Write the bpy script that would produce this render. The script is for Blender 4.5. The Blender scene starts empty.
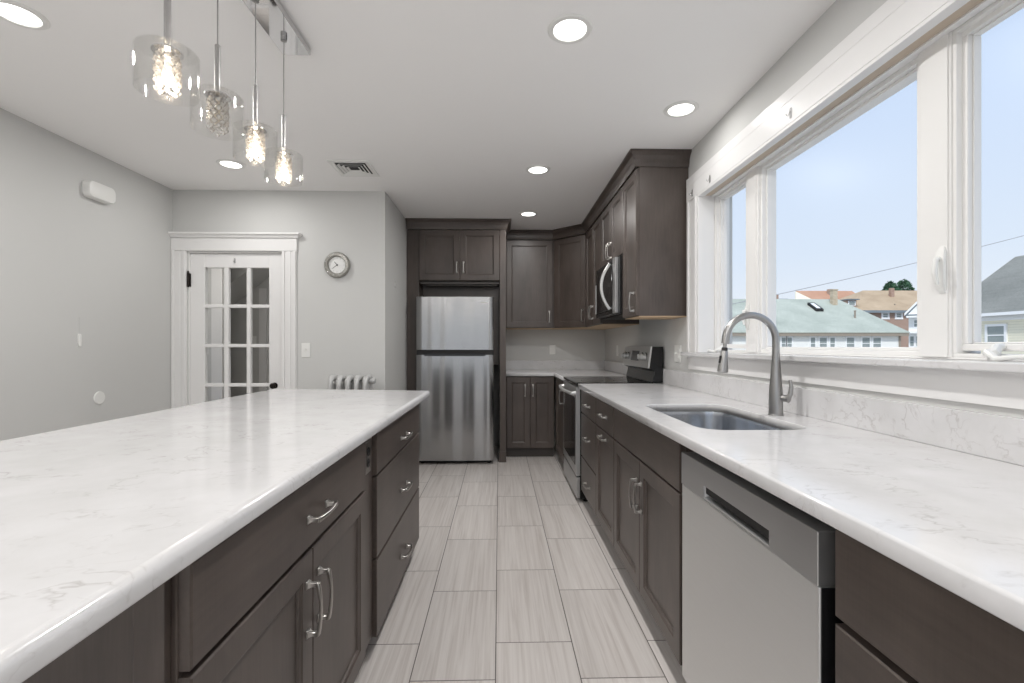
import bpy, bmesh, math, random
from mathutils import Vector, Matrix
random.seed(7)
PI = math.pi
D = bpy.data
SC = bpy.context.scene
COL = SC.collection

# ------------------------------------------------------------------ camera, sky, sun, exposure
cd = D.cameras.new('camera'); cam = D.objects.new('camera', cd); COL.objects.link(cam)
cd.sensor_fit = 'HORIZONTAL'; cd.sensor_width = 36.0; cd.lens = 468.0 / 1024.0 * 36.0
cd.shift_y = 4.5 / 1024.0
cd.clip_start = 0.02; cd.clip_end = 500
cam.location = (0, 0, 1.2); cam.rotation_euler = (PI / 2, 0, -math.atan(11 / 468.0))
SC.camera = cam

W = D.worlds.new('sky'); SC.world = W; W.use_nodes = True
nt = W.node_tree; nt.nodes.clear()
wo = nt.nodes.new('ShaderNodeOutputWorld'); bg = nt.nodes.new('ShaderNodeBackground')
tc = nt.nodes.new('ShaderNodeTexCoord'); sp = nt.nodes.new('ShaderNodeSeparateXYZ'); cr = nt.nodes.new('ShaderNodeValToRGB')
nt.links.new(tc.outputs['Generated'], sp.inputs[0]); nt.links.new(sp.outputs[2], cr.inputs[0])
nt.links.new(cr.outputs[0], bg.inputs[0]); nt.links.new(bg.outputs[0], wo.inputs[0])
e = cr.color_ramp.elements
e[0].position = 0.0; e[0].color = (0.86, 0.89, 0.94, 1)
e[1].position = 0.16; e[1].color = (0.71, 0.81, 0.95, 1)
x = cr.color_ramp.elements.new(0.35); x.color = (0.63, 0.755, 0.96, 1)
x = cr.color_ramp.elements.new(0.9); x.color = (0.50, 0.66, 0.93, 1)
bg.inputs[1].default_value = 0.77

sl = D.lights.new('sun', 'SUN'); sun = D.objects.new('sun', sl); COL.objects.link(sun)
sl.energy = 2.0; sl.angle = 0.1; sl.color = (1, 0.96, 0.9)
sun.rotation_euler = (math.radians(45), 0, math.radians(-30))   # high sun behind the camera and left, never through the window over the sink

SC.view_settings.view_transform = 'Standard'
SC.view_settings.look = 'None'
SC.view_settings.exposure = 0.42
SC.view_settings.gamma = 1.0
SC.view_settings.use_curve_mapping = False
SC.cycles.max_bounces = 10
SC.cycles.diffuse_bounces = 5
SC.cycles.glossy_bounces = 4
SC.cycles.transparent_max_bounces = 24
SC.cycles.caustics_reflective = False
SC.cycles.caustics_refractive = False
SC.cycles.sample_clamp_indirect = 4.0
CAN_W = 8.5      # watts of one recessed ceiling lamp

# ------------------------------------------------------------------ materials
def lin(c):
    return tuple(((v / 255) / 12.92 if v / 255 <= 0.04045 else ((v / 255 + 0.055) / 1.055) ** 2.4) for v in c) + (1,)

class N:
    """small node-graph helper"""
    def __init__(s, name):
        s.m = D.materials.new(name); s.m.use_nodes = True; s.t = s.m.node_tree
        s.t.nodes.clear(); s.out = s.n('ShaderNodeOutputMaterial')
    def n(s, kind, **kw):
        o = s.t.nodes.new(kind)
        for k, v in kw.items():
            if k.startswith('_'): setattr(o, k[1:], v)
            else: s.set(o.inputs[k.replace('__', ' ')], v)
        return o
    def set(s, sock, v):
        if isinstance(v, bpy.types.NodeSocket): s.t.links.new(v, sock)
        else: sock.default_value = v
    def math(s, op, a, b=0.0, c=0.0):
        o = s.t.nodes.new('ShaderNodeMath'); o.operation = op
        for i, v in enumerate((a, b, c)): s.set(o.inputs[i], v)
        return o.outputs[0]
    def mix(s, f, a, b):
        o = s.t.nodes.new('ShaderNodeMix'); o.data_type = 'RGBA'
        s.set(o.inputs[0], f); s.set(o.inputs[6], a); s.set(o.inputs[7], b)
        return o.outputs[2]
    def coord(s, scale=(1, 1, 1), rot=(0, 0, 0), loc=(0, 0, 0)):
        t = s.n('ShaderNodeTexCoord'); m = s.n('ShaderNodeMapping')
        s.t.links.new(t.outputs['Object'], m.inputs[0])
        m.inputs['Scale'].default_value = scale; m.inputs['Rotation'].default_value = rot; m.inputs['Location'].default_value = loc
        return m.outputs[0]
    def noise(s, vec, scale=5, detail=3, rough=0.5, dist=0.0):
        o = s.n('ShaderNodeTexNoise'); s.set(o.inputs['Vector'], vec)
        o.inputs['Scale'].default_value = scale; o.inputs['Detail'].default_value = detail
        o.inputs['Roughness'].default_value = rough; o.inputs['Distortion'].default_value = dist
        return o.outputs[0]
    def ramp(s, f, stops):
        o = s.t.nodes.new('ShaderNodeValToRGB'); s.set(o.inputs[0], f)
        el = o.color_ramp.elements
        while len(el) < len(stops): el.new(0.5)
        for i, (p, c) in enumerate(stops):
            el[i].position = p; el[i].color = c if len(c) == 4 else tuple(c) + (1,)
        return o.outputs[0]
    def bump(s, h, strength=0.1, dist=0.01):
        o = s.n('ShaderNodeBump'); s.set(o.inputs['Height'], h)
        o.inputs['Strength'].default_value = strength; o.inputs['Distance'].default_value = dist
        return o.outputs[0]
    def pbr(s, color, rough=0.5, metal=0.0, normal=None, **kw):
        p = s.n('ShaderNodeBsdfPrincipled')
        s.set(p.inputs['Base Color'], color); s.set(p.inputs['Roughness'], rough); s.set(p.inputs['Metallic'], metal)
        if normal is not None: s.set(p.inputs['Normal'], normal)
        for k, v in kw.items(): s.set(p.inputs[k.replace('__', ' ')], v)
        s.t.links.new(p.outputs[0], s.out.inputs[0])
        return s.m

def plain(name, rgb, rough=0.5, metal=0.0, var=0.03, scale=8, bump=0.0):
    g = N(name); v = g.coord(); nz = g.noise(v, scale, 3)
    c = lin(rgb); a = tuple(q * (1 - var) for q in c[:3]) + (1,); b = tuple(min(1, q * (1 + var)) for q in c[:3]) + (1,)
    nm = g.bump(g.noise(v, scale * 20, 2), bump, 0.002) if bump else None
    return g.pbr(g.mix(nz, a, b), rough, metal, nm)

M = {}
M['wall'] = plain('grey_wall_paint', (206, 206, 204), 0.75, var=0.01, scale=2, bump=0.05)
M['ceiling'] = plain('white_ceiling_paint', (248, 247, 246), 0.8, var=0.008, scale=2)
M['trim'] = plain('white_trim_paint', (232, 231, 230), 0.35, var=0.012)
M['vinyl'] = plain('white_window_vinyl', (236, 235, 233), 0.32, var=0.01)
M['plastic'] = plain('white_plastic', (232, 232, 229), 0.35, var=0.01)
M['black'] = plain('black_enamel', (24, 24, 25), 0.25, var=0.05)
M['blackm'] = plain('matt_black', (28, 27, 27), 0.6, var=0.05)
M['bglass'] = plain('black_oven_glass', (14, 14, 15), 0.06, var=0.02)
M['rawwood'] = plain('unfinished_plywood', (196, 170, 138), 0.6, var=0.12, scale=6)
M['headwood'] = plain('bare_pine_strip', (196, 180, 162), 0.6, var=0.1, scale=4)
M['chrome'] = plain('polished_chrome', (225, 225, 226), 0.04, 1.0, var=0.01)
M['nickel'] = plain('brushed_nickel', (176, 173, 169), 0.3, 1.0, var=0.03, scale=40)
M['faucet'] = plain('spot_resist_steel', (168, 167, 166), 0.3, 1.0, var=0.02, scale=30)
M['silverpaint'] = plain('silver_radiator_paint', (196, 196, 195), 0.38, 0.25, var=0.08, scale=30)
M['bronze'] = plain('dark_bronze_metal', (48, 43, 40), 0.4, 0.8, var=0.1, scale=60)

def wood(name, ca, cb, rough=0.42, along='z'):
    g = N(name)
    sc = {'z': (14, 14, 1.1), 'x': (1.1, 14, 14)}[along]
    v = g.coord(sc); n1 = g.noise(v, 6, 6, 0.6, 0.3)
    n2 = g.noise(g.coord((1.3, 1.3, 0.8)), 3, 3)
    n3 = g.noise(g.coord((90, 90, 3)), 3, 2)
    f = g.math('MULTIPLY_ADD', n2, 0.8, g.math('MULTIPLY_ADD', n1, 0.35, g.math('MULTIPLY', n3, 0.15)))
    col = g.ramp(f, [(0.38, lin(ca)), (0.92, lin(cb))])
    return g.pbr(col, rough, 0.0, g.bump(n1, 0.05, 0.002), Coat__Weight=0.2, Coat__Roughness=0.3)
M['cab'] = wood('dark_stained_maple', (56, 48, 44), (92, 82, 76))
M['cabx'] = wood('dark_stained_maple_rail', (55, 47, 43), (90, 80, 74), along='x')
M['kick'] = wood('dark_toe_kick', (56, 51, 48), (76, 70, 66), 0.5, 'x')

def quartz():
    g = N('white_veined_quartz')
    v = g.coord((1, 1, 1))
    w = g.n('ShaderNodeTexNoise'); g.set(w.inputs['Vector'], v); w.inputs['Scale'].default_value = 4; w.inputs['Detail'].default_value = 4
    vv = g.n('ShaderNodeVectorMath', _operation='MULTIPLY_ADD'); g.set(vv.inputs[0], w.outputs[1]); vv.inputs[1].default_value = (0.22, 0.14, 0.22); g.set(vv.inputs[2], v)
    mp = g.n('ShaderNodeMapping'); g.set(mp.inputs[0], vv.outputs[0]); mp.inputs['Scale'].default_value = (7.5, 13.0, 13); mp.inputs['Rotation'].default_value = (0, 0, 0.25)
    n1 = g.noise(mp.outputs[0], 1.6, 3, 0.55)
    ridge = g.math('ABSOLUTE', g.math('SUBTRACT', n1, 0.5))
    vein = g.ramp(ridge, [(0.0, (1, 1, 1)), (0.013, (0.45, 0.45, 0.45)), (0.042, (0, 0, 0))])
    mask = g.ramp(g.noise(g.coord((1, 1, 1), loc=(3, 1, 0)), 9, 4, 0.6), [(0.49, (0, 0, 0)), (0.64, (1, 1, 1))])
    f = g.math('MULTIPLY', g.math('MULTIPLY', vein, mask), 0.45)
    base = g.ramp(g.noise(v, 7, 5, 0.6), [(0.3, lin((208, 207, 207))), (0.7, lin((218, 217, 218)))])
    return g.pbr(g.mix(f, base, lin((150, 143, 140))), 0.13, 0.0, Specular__IOR__Level=0.5)
M['quartz'] = quartz()

def floor_mat():
    g = N('grey_striated_porcelain_tile')
    t = g.n('ShaderNodeTexCoord'); s = g.n('ShaderNodeSeparateXYZ'); g.t.links.new(t.outputs['Object'], s.inputs[0])
    X, Y = s.outputs[0], s.outputs[1]
    TW, TL = 0.3078, 0.6126
    xr = g.math('MULTIPLY_ADD', Y, 0.0041, g.math('ADD', X, 0.0206 - 1.893 * 0.0041))
    u = g.math('DIVIDE', xr, TW); ci = g.math('FLOOR', u)
    par = g.math('ABSOLUTE', g.math('MODULO', ci, 2.0))
    yy = g.math('ADD', g.math('SUBTRACT', Y, 2.506), g.math('MULTIPLY', par, 0.21))
    w = g.math('DIVIDE', yy, TL); ri = g.math('FLOOR', w)
    def edge(fr, size):
        f = g.math('FRACT', fr)
        return g.math('MULTIPLY', g.math('MINIMUM', f, g.math('SUBTRACT', 1.0, f)), size)
    dmin = g.math('MINIMUM', edge(u, TW), edge(w, TL))
    grout = g.math('LESS_THAN', dmin, 0.0020)
    cell = g.n('ShaderNodeCombineXYZ'); g.set(cell.inputs[0], ci); g.set(cell.inputs[1], ri)
    wn = g.n('ShaderNodeTexWhiteNoise', _noise_dimensions='3D'); g.set(wn.inputs['Vector'], cell.outputs[0])
    rnd = wn.outputs[0]
    sv = g.n('ShaderNodeCombineXYZ')
    g.set(sv.inputs[0], g.math('MULTIPLY', xr, 58.0)); g.set(sv.inputs[1], g.math('MULTIPLY_ADD', rnd, 37.0, g.math('MULTIPLY', Y, 1.5))); g.set(sv.inputs[2], g.math('MULTIPLY', rnd, 19.0))
    st = g.noise(sv.outputs[0], 1.0, 5, 0.62, 0.6)
    base = g.ramp(st, [(0.28, lin((188, 180, 175))), (0.5, lin((207, 201, 197))), (0.72, lin((218, 213, 209)))])
    hv = g.n('ShaderNodeHueSaturation'); g.set(hv.inputs['Value'], g.math('MULTIPLY_ADD', rnd, 0.10, 0.93)); g.set(hv.inputs['Color'], base)
    col = g.mix(grout, hv.outputs[0], lin((92, 86, 82)))
    h = g.math('SUBTRACT', 1.0, grout)
    return g.pbr(col, 0.38, 0.0, g.bump(h, 0.4, 0.002))
M['floor'] = floor_mat()

def steel(name, rgb, rough=0.26, bands=0.35, freq=3.2, metal=1.0):
    g = N(name)
    v = g.coord((freq, freq, 0.02)); n1 = g.noise(v, 1.6, 1.2, 0.4, 0.0)
    n2 = g.noise(g.coord((3, 3, 260)), 2, 2)
    h = g.math('MULTIPLY_ADD', n2, 0.004, n1)
    c = lin(rgb)
    p = g.pbr(g.mix(n2, tuple(q * 0.94 for q in c[:3]) + (1,), c), rough, metal, g.bump(h, bands, 0.06))
    return p
M['steel'] = steel('brushed_stainless_steel', (172, 172, 172), 0.22, 0.36, 3.0)
M['steelflat'] = steel('satin_stainless_steel', (224, 224, 223), 0.42, 0.05, metal=0.8)
M['steelpanel'] = steel('darker_stainless_fascia', (188, 188, 188), 0.36, 0.05, metal=0.85)
M['sinksteel'] = steel('basin_stainless_steel', (190, 194, 200), 0.22, 0.25, 5)

def thin_glass(name, tint=(0.97, 0.98, 0.98), refl=0.06, edge=0.0, gr=0.02):
    g = N(name); tr = g.n('ShaderNodeBsdfTransparent', Color=tint + (1,)); gl = g.n('ShaderNodeBsdfGlossy', Roughness=gr)
    mx = g.n('ShaderNodeMixShader'); lw = g.n('ShaderNodeLayerWeight', Blend=0.35)
    f = g.math('MULTIPLY_ADD', lw.outputs['Facing'], edge, refl)
    g.set(mx.inputs[0], f); g.t.links.new(tr.outputs[0], mx.inputs[1]); g.t.links.new(gl.outputs[0], mx.inputs[2])
    g.t.links.new(mx.outputs[0], g.out.inputs[0]); return g.m
M['pane'] = thin_glass('window_glass', (0.995, 0.998, 0.998), 0.004, 0.02, 0.3)
M['shade'] = thin_glass('clear_shade_glass', (0.995, 0.995, 0.99), 0.035, 0.30)

def crystal():
    g = N('cut_crystal'); tr = g.n('ShaderNodeBsdfTransparent', Color=(1, 0.98, 0.95, 1)); gl = g.n('ShaderNodeBsdfGlossy', Roughness=0.05)
    tl = g.n('ShaderNodeBsdfTranslucent', Color=(0.95, 0.92, 0.88, 1))
    a = g.n('ShaderNodeMixShader', Fac=0.5); b = g.n('ShaderNodeMixShader', Fac=0.35)
    g.t.links.new(tr.outputs[0], a.inputs[1]); g.t.links.new(tl.outputs[0], a.inputs[2])
    g.t.links.new(a.outputs[0], b.inputs[1]); g.t.links.new(gl.outputs[0], b.inputs[2]); g.t.links.new(b.outputs[0], g.out.inputs[0])
    return g.m
M['crystal'] = crystal()

def emis(name, rgb, s):
    g = N(name); em = g.n('ShaderNodeEmission', Color=rgb + (1,), Strength=s)
    g.t.links.new(em.outputs[0], g.out.inputs[0]); return g.m
M['lens'] = emis('lit_lamp_lens', (1.0, 0.975, 0.94), 3.0)
M['bulb'] = emis('lit_bulb', (1.0, 0.84, 0.66), 5.0)
M['bulboff'] = plain('unlit_frosted_bulb', (225, 215, 200), 0.3)

def shingle(name, ca, cb, sc=9):
    g = N(name); a = g.noise(g.coord((1, 1, 1)), sc, 4, 0.7); b = g.noise(g.coord((0.4, 0.4, 0.4)), 1, 3)
    br = g.n('ShaderNodeTexBrick', Scale=1.0); g.set(br.inputs['Vector'], g.coord((1.2, 1.2, 1.2), rot=(PI / 2, 0, 0)))
    br.inputs['Mortar Size'].default_value = 0.02; br.inputs['Color1'].default_value = (1, 1, 1, 1); br.inputs['Color2'].default_value = (0.9, 0.9, 0.9, 1); br.inputs['Mortar'].default_value = (0.8, 0.8, 0.8, 1)
    f = g.math('MULTIPLY_ADD', a, 0.6, g.math('MULTIPLY', b, 0.4))
    c = g.ramp(f, [(0.35, lin(ca)), (0.68, lin(cb))])
    m = g.n('ShaderNodeMix', _data_type='RGBA', _blend_type='MULTIPLY'); m.inputs[0].default_value = 0.5
    g.set(m.inputs[6], c); g.set(m.inputs[7], br.outputs[0])
    return g.pbr(m.outputs[2], 0.9)
M['shgreen'] = shingle('grey_green_shingles', (158, 166, 156), (198, 204, 194))
M['shtan'] = shingle('tan_shingles', (168, 146, 120), (206, 184, 156))
M['shred'] = shingle('reddish_brown_shingles', (176, 132, 108), (208, 166, 140))
M['shgrey'] = shingle('grey_shingles', (112, 114, 110), (160, 161, 155), 14)
M['shdark'] = shingle('slate_blue_shingles', (112, 122, 130), (140, 150, 156))

def brick(name, c1, c2, mortar, scale, m_=0.02):
    g = N(name); br = g.n('ShaderNodeTexBrick', Scale=scale); g.set(br.inputs['Vector'], g.coord((1, 1, 1), rot=(PI / 2, 0, 0)))
    br.inputs['Color1'].default_value = lin(c1); br.inputs['Color2'].default_value = lin(c2); br.inputs['Mortar'].default_value = lin(mortar)
    return g.pbr(br.outputs[0], 0.9)
M['brick'] = brick('weathered_brick', (150, 122, 108), (170, 142, 128), (176, 162, 150), 3)
M['stone'] = brick('tan_stone', (182, 166, 140), (205, 192, 170), (160, 156, 148), 2.5)

def siding(name, rgb, pitch=0.115):
    g = N(name); t = g.n('ShaderNodeTexCoord'); s = g.n('ShaderNodeSeparateXYZ'); g.t.links.new(t.outputs['Object'], s.inputs[0])
    f = g.math('FRACT', g.math('DIVIDE', s.outputs[2], pitch)); c = lin(rgb)
    gap = g.math('LESS_THAN', f, 0.12)
    return g.pbr(g.mix(gap, c, tuple(q * 0.72 for q in c[:3]) + (1,)), 0.6, 0.0, g.bump(f, 0.5, 0.02))
M['sidcream'] = siding('cream_clapboard', (232, 228, 208), 0.14)
M['sidwhite'] = siding('white_clapboard', (236, 238, 238), 0.2)
M['stucco'] = plain('pale_stucco', (232, 234, 232), 0.85, var=0.04, scale=3)
M['exttrim'] = plain('painted_exterior_trim', (236, 238, 240), 0.5)
M['fascia'] = plain('weathered_brown_fascia', (148, 138, 126), 0.7, var=0.08, scale=3)
M['extglass'] = plain('exterior_window_glass', (140, 150, 150), 0.12, var=0.2, scale=2)
M['leaf'] = plain('dark_green_foliage', (52, 88, 62), 0.8, var=0.45, scale=1.5)
M['bark'] = plain('brown_bark', (92, 74, 58), 0.9, var=0.2)
M['ground'] = plain('pale_bounce_ground', (186, 184, 178), 0.9, var=0.08, scale=0.6)  # unseen ground, kept pale to bounce daylight up to the ceiling
M['wire'] = plain('grey_cable', (150, 152, 158), 0.6)
M['hall'] = plain('grey_hall_paint', (150, 148, 145), 0.75, var=0.01)
M['display'] = plain('smoked_display_glass', (30, 31, 34), 0.1)
M['clearpl'] = thin_glass('clear_plastic', (0.93, 0.93, 0.93), 0.18, 0.2)
M['mosaic'] = plain('silver_mosaic_rim', (158, 156, 150), 0.3, 0.6, var=0.4, scale=90)
M['clockface'] = plain('white_clock_face', (236, 236, 234), 0.4)

# ------------------------------------------------------------------ geometry helpers
def link(name, bm, mat, parent=None, bev=0.0, seg=2, smooth=False, loc=None, ang=40):
    bmesh.ops.recalc_face_normals(bm, faces=bm.faces[:])
    me = D.meshes.new(name); bm.to_mesh(me); bm.free()
    for m in (mat if isinstance(mat, (list, tuple)) else [mat]): me.materials.append(M[m] if isinstance(m, str) else m)
    o = D.objects.new(name, me); COL.objects.link(o)
    if parent is not None: o.parent = parent
    if loc is not None: o.location = loc
    if smooth:
        for p in me.polygons: p.use_smooth = True
        me.set_sharp_from_angle(angle=math.radians(35))
    if bev:
        b = o.modifiers.new('bevel', 'BEVEL'); b.width = bev; b.segments = seg; b.limit_method = 'ANGLE'; b.angle_limit = math.radians(ang)
        b.use_clamp_overlap = True
    return o

def thing(name, label, cat, loc=(0, 0, 0), rz=0.0, group=None):
    o = D.objects.new(name, None); COL.objects.link(o); o.empty_display_size = 0.05
    o.location = loc; o.rotation_euler = (0, 0, rz); tag(o, label, cat, group); return o
def tag(o, label, cat, group=None):
    o['label'] = label; o['category'] = cat
    if group: o['group'] = group
    return o
def struct(o, label=None, cat=None):
    o['kind'] = 'structure'
    if label: o['label'] = label
    if cat: o['category'] = cat
    return o
def copy_tree(o, parent=None):
    c = o.copy(); COL.objects.link(c); c.parent = parent
    for ch in o.children: copy_tree(ch, c)
    return c

def box(bm, x0, x1, y0, y1, z0, z1, mi=0):
    vs = [bm.verts.new(p) for p in ((x0, y0, z0), (x1, y0, z0), (x1, y1, z0), (x0, y1, z0), (x0, y0, z1), (x1, y0, z1), (x1, y1, z1), (x0, y1, z1))]
    for f in ((0, 3, 2, 1), (4, 5, 6, 7), (0, 1, 5, 4), (1, 2, 6, 5), (2, 3, 7, 6), (3, 0, 4, 7)):
        fc = bm.faces.new([vs[i] for i in f]); fc.material_index = mi
    return vs
def boxes(*bs):
    bm = bmesh.new()
    for b in bs: box(bm, *b)
    return bm
def loft(bm, rings, cap0=True, cap1=True, closed=True, mi=0):
    R = [[bm.verts.new(p) for p in r] for r in rings]; n = len(R[0])
    for a, b in zip(R, R[1:]):
        for i in range(n if closed else n - 1):
            j = (i + 1) % n
            f = bm.faces.new((a[i], a[j], b[j], b[i])); f.material_index = mi
    if cap0: bm.faces.new(R[0][::-1]).material_index = mi
    if cap1: bm.faces.new(R[-1]).material_index = mi
    return R
def lathe(bm, prof, n=24, c=(0, 0, 0), axis='z', mi=0, cap=True):
    rings = []
    for r, h in prof:
        rg = []
        for i in range(n):
            a = 2 * PI * i / n; p, q = r * math.cos(a), r * math.sin(a)
            v = {'z': (p, q, h), 'y': (p, h, q), 'x': (h, p, q)}[axis]
            rg.append((c[0] + v[0], c[1] + v[1], c[2] + v[2]))
        rings.append(rg)
    loft(bm, rings, cap, cap, True, mi)
def tube(bm, pts, rad, n=12, prof=None, mi=0, up=(0, 0, 1), cap=True):
    """sweep a circle (or 2-D profile) along pts; rad may be a list"""
    P = [Vector(p) for p in pts]; rings = []; upv = Vector(up)
    prev = None
    for i, p in enumerate(P):
        t = (P[min(i + 1, len(P) - 1)] - P[max(i - 1, 0)]).normalized()
        if prev is None:
            a = upv if abs(t.dot(upv)) < 0.95 else Vector((1, 0, 0))
            u = (a - t * a.dot(t)).normalized()
        else: u = (prev - t * prev.dot(t)).normalized()
        prev = u; v = t.cross(u); r = rad[i] if isinstance(rad, (list, tuple)) else rad
        if prof: rings.append([p + u * (a * r) + v * (b * r) for a, b in prof])
        else: rings.append([p + (u * math.cos(2 * PI * k / n) + v * math.sin(2 * PI * k / n)) * r for k in range(n)])
    loft(bm, rings, cap, cap, True, mi)
def extrude_poly(bm, poly, z0, z1, mi=0):
    loft(bm, [[(x, y, z0) for x, y in poly], [(x, y, z1) for x, y in poly]], mi=mi)
def prism_y(bm, poly, x0, x1, mi=0):
    """polygon in (y,z) extruded along x"""
    loft(bm, [[(x0, y, z) for y, z in poly], [(x1, y, z) for y, z in poly]], mi=mi)
def mould(bm, path, prof, side=1, mi=0, zbase=0.0):
    """mitred moulding: path = [(x,y)], prof = [(out,z)]; out goes to the right of travel when side=1"""
    n = len(path); rings = []
    P = [Vector(p) for p in path]
    for i in range(n):
        nd = []
        if i > 0: d = (P[i] - P[i - 1]).normalized(); nd.append(Vector((d.y, -d.x)) * side)
        if i < n - 1: d = (P[i + 1] - P[i]).normalized(); nd.append(Vector((d.y, -d.x)) * side)
        m = sum(nd, Vector((0, 0))).normalized(); m = m / m.dot(nd[0])
        rings.append([(P[i].x + m.x * o, P[i].y + m.y * o, zbase + z) for o, z in prof])
    loft(bm, rings, mi=mi)
def rrect(x0, x1, y0, y1, r, n=6):
    out = []
    for cx, cy, a0 in ((x1 - r, y1 - r, 0), (x0 + r, y1 - r, 90), (x0 + r, y0 + r, 180), (x1 - r, y0 + r, 270)):
        for k in range(n + 1):
            a = math.radians(a0 + 90 * k / n); out.append((cx + r * math.cos(a), cy + r * math.sin(a)))
    return out

# ------------------------------------------------------------------ room shell
CZ = 2.5
def wallbox(name, *bs, mat='wall'):
    return struct(link(name, boxes(*bs), mat))
struct(link('floor', boxes((-4.3, 1.5, -3.0, 6.8, -0.12, 0.0)), 'floor'))
struct(link('ceiling', boxes((-2.85, 1.46, -3.0, 5.75, CZ, CZ + 0.12)), 'ceiling'))
wallbox('wall_left', (-2.85, -2.73, -3.0, 4.08, 0, CZ))
DX0, DX1, DTOP = -2.60, -1.83, 1.98          # door opening
wallbox('wall_back_left', (-2.73, DX0, 3.96, 4.08, 0, CZ), (DX1, -0.975, 3.96, 4.08, 0, CZ), (DX0, DX1, 3.96, 4.08, DTOP, CZ))
wallbox('wall_return', (-1.095, -0.975, 4.08, 5.63, 0, CZ))
wallbox('wall_back', (-1.095, 1.26, 5.63, 5.75, 0, CZ))
WY0, WY1, WZ0, WZ1 = 0.92, 2.92, 1.135, 2.15     # window opening in the right wall
wallbox('wall_right', (1.26, 1.46, WY1, 5.75, 0, CZ), (1.26, 1.46, -3.0, WY0, 0, CZ),
        (1.26, 1.46, WY0, WY1, 0, WZ0), (1.26, 1.46, WY0, WY1, WZ1, CZ))
# rear wall behind the camera; its broad window is added for daylight
wallbox('wall_rear', (-2.85, -2.6, -3.12, -3.0, 0, CZ), (1.1, 1.46, -3.12, -3.0, 0, CZ), (-2.6, 1.1, -3.12, -3.0, 0, 0.1), (-2.6, 1.1, -3.12, -3.0, 2.3, CZ))
w2 = thing('added_window', 'unseen glazed doors added in the rear wall for daylight', 'window'); w2['kind'] = 'structure'
link('window_frame', boxes((-2.6, 1.1, -3.1, -3.02, 0.1, 0.17), (-2.6, 1.1, -3.1, -3.02, 2.23, 2.3), (-2.6, -2.53, -3.1, -3.02, 0.17, 2.23), (1.03, 1.1, -3.1, -3.02, 0.17, 2.23),
                           (-1.41, -1.33, -3.1, -3.02, 0.17, 2.23), (-0.17, -0.09, -3.1, -3.02, 0.17, 2.23)), 'vinyl', w2, 0.004)
link('window_glass', boxes((-2.53, 1.03, -3.064, -3.058, 0.17, 2.23)), 'pane', w2)

# baseboards
def baseb(name, *bs): return struct(link(name, boxes(*bs), 'trim', bev=0.004))
baseb('baseboard_left', (-2.73, -2.714, -3.0, 3.96, 0.0, 0.15))
baseb('baseboard_back', (-1.69, -0.975, 3.944, 3.96, 0.0, 0.15))

# hall behind the glazed door
wallbox('wall_hall_near', (-4.2, -3.21, 5.5, 5.6, 0, 2.45))
wallbox('wall_hall_back', (-4.3, -1.1, 6.6, 6.7, 0, 2.45))
wallbox('wall_hall_left', (-3.62, -3.5, 4.08, 5.5, 0, 2.45), (-4.3, -4.2, 5.6, 6.6, 0, 2.45))
wallbox('wall_hall_right', (-1.16, -1.098, 4.08, 6.6, 0, 2.45))
wallbox('ceiling_hall', (-4.3, -1.1, 4.08, 6.7, 2.45, 2.5), mat='ceiling')
bm = bmesh.new(); loft(bm, [[(-4.19, y, 1.40), (-2.9, y, 2.43), (-2.9, y, 2.449), (-4.19, y, 2.449)] for y in (6.05, 6.599)])
struct(link('trim_stair_soffit', bm, 'wall'))
struct(link('trim_hall_casing', boxes((-3.34, -3.215, 5.475, 5.499, 0, 2.449), (-3.36, -3.26, 6.575, 6.599, 0, 2.0)), 'trim', bev=0.003))
hl = D.lights.new('hall_fill_light', 'AREA'); hl.energy = 6; hl.size = 0.3; hl.color = (1, 0.95, 0.88)  # area light added to brighten the hall, without a lamp body
ho = D.objects.new('hall_fill_light', hl); COL.objects.link(ho); ho.location = (-2.9, 4.75, 2.42)

# ------------------------------------------------------------------ glazed door
d = thing('door_1', 'white fifteen-pane glazed door beside the wall clock', 'door', (-2.6, 3.96, 0)); d['kind'] = 'structure'
# local x = 0 at -2.60; face at y=0..-; slab set 1 cm into the opening
gx0, gx1 = 0.124, 0.655
slab = bmesh.new(); W_ = 0.77
GZ = [0.29, 0.559, 0.588, 0.859, 0.887, 1.189, 1.217, 1.520, 1.552, 1.856]
zs = [1.856 - 0.304, ]
y0, y1 = 0.012, 0.052
box(slab, 0.006, gx0, y0, y1, 0.01, 1.972); box(slab, gx1, W_ - 0.006, y0, y1, 0.01, 1.972)
box(slab, gx0, gx1, y0, y1, 1.856, 1.972); box(slab, gx0, gx1, y0, y1, 0.01, 0.22)
link('door_frame', slab, 'trim', d, 0.003)
mt = bmesh.new()
for a, b in ((0.281, 0.318), (0.467, 0.500)): box(mt, a, b, y0 + 0.002, y1 - 0.002, 0.22, 1.856)
for zc in (1.534, 1.203, 0.873, 0.545):
    for a, b in ((gx0, 0.281), (0.318, 0.467), (0.500, gx1)): box(mt, a, b, y0 + 0.0025, y1 - 0.0025, zc - 0.014, zc + 0.014)
link('muntin_grid', mt, 'trim', d, 0.004)
link('door_glass', boxes((gx0, gx1, 0.030, 0.034, 0.22, 1.856)), 'pane', d)
h = bmesh.new(); lathe(h, [(0.001, -0.052), (0.018, -0.050), (0.025, -0.038), (0.022, -0.026), (0.010, -0.018), (0.010, -0.006), (0.024, -0.005), (0.026, 0.0)], 20, (0.702, y0, 0.868), 'y')
link('door_handle', h, 'bronze', d, smooth=True)
for z in (1.75, 0.30):
    h = bmesh.new(); box(h, -0.012, 0.012, -0.004, 0.012, z - 0.055, z + 0.055); tube(h, [(0, -0.008, z - 0.06), (0, -0.008, z + 0.06)], 0.008)
    lathe(h, [(0.001, 0.078), (0.007, 0.07), (0.005, 0.06)], 10, (0, -0.008, z))
    link('hinge', h, 'bronze', d, smooth=True)
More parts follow.
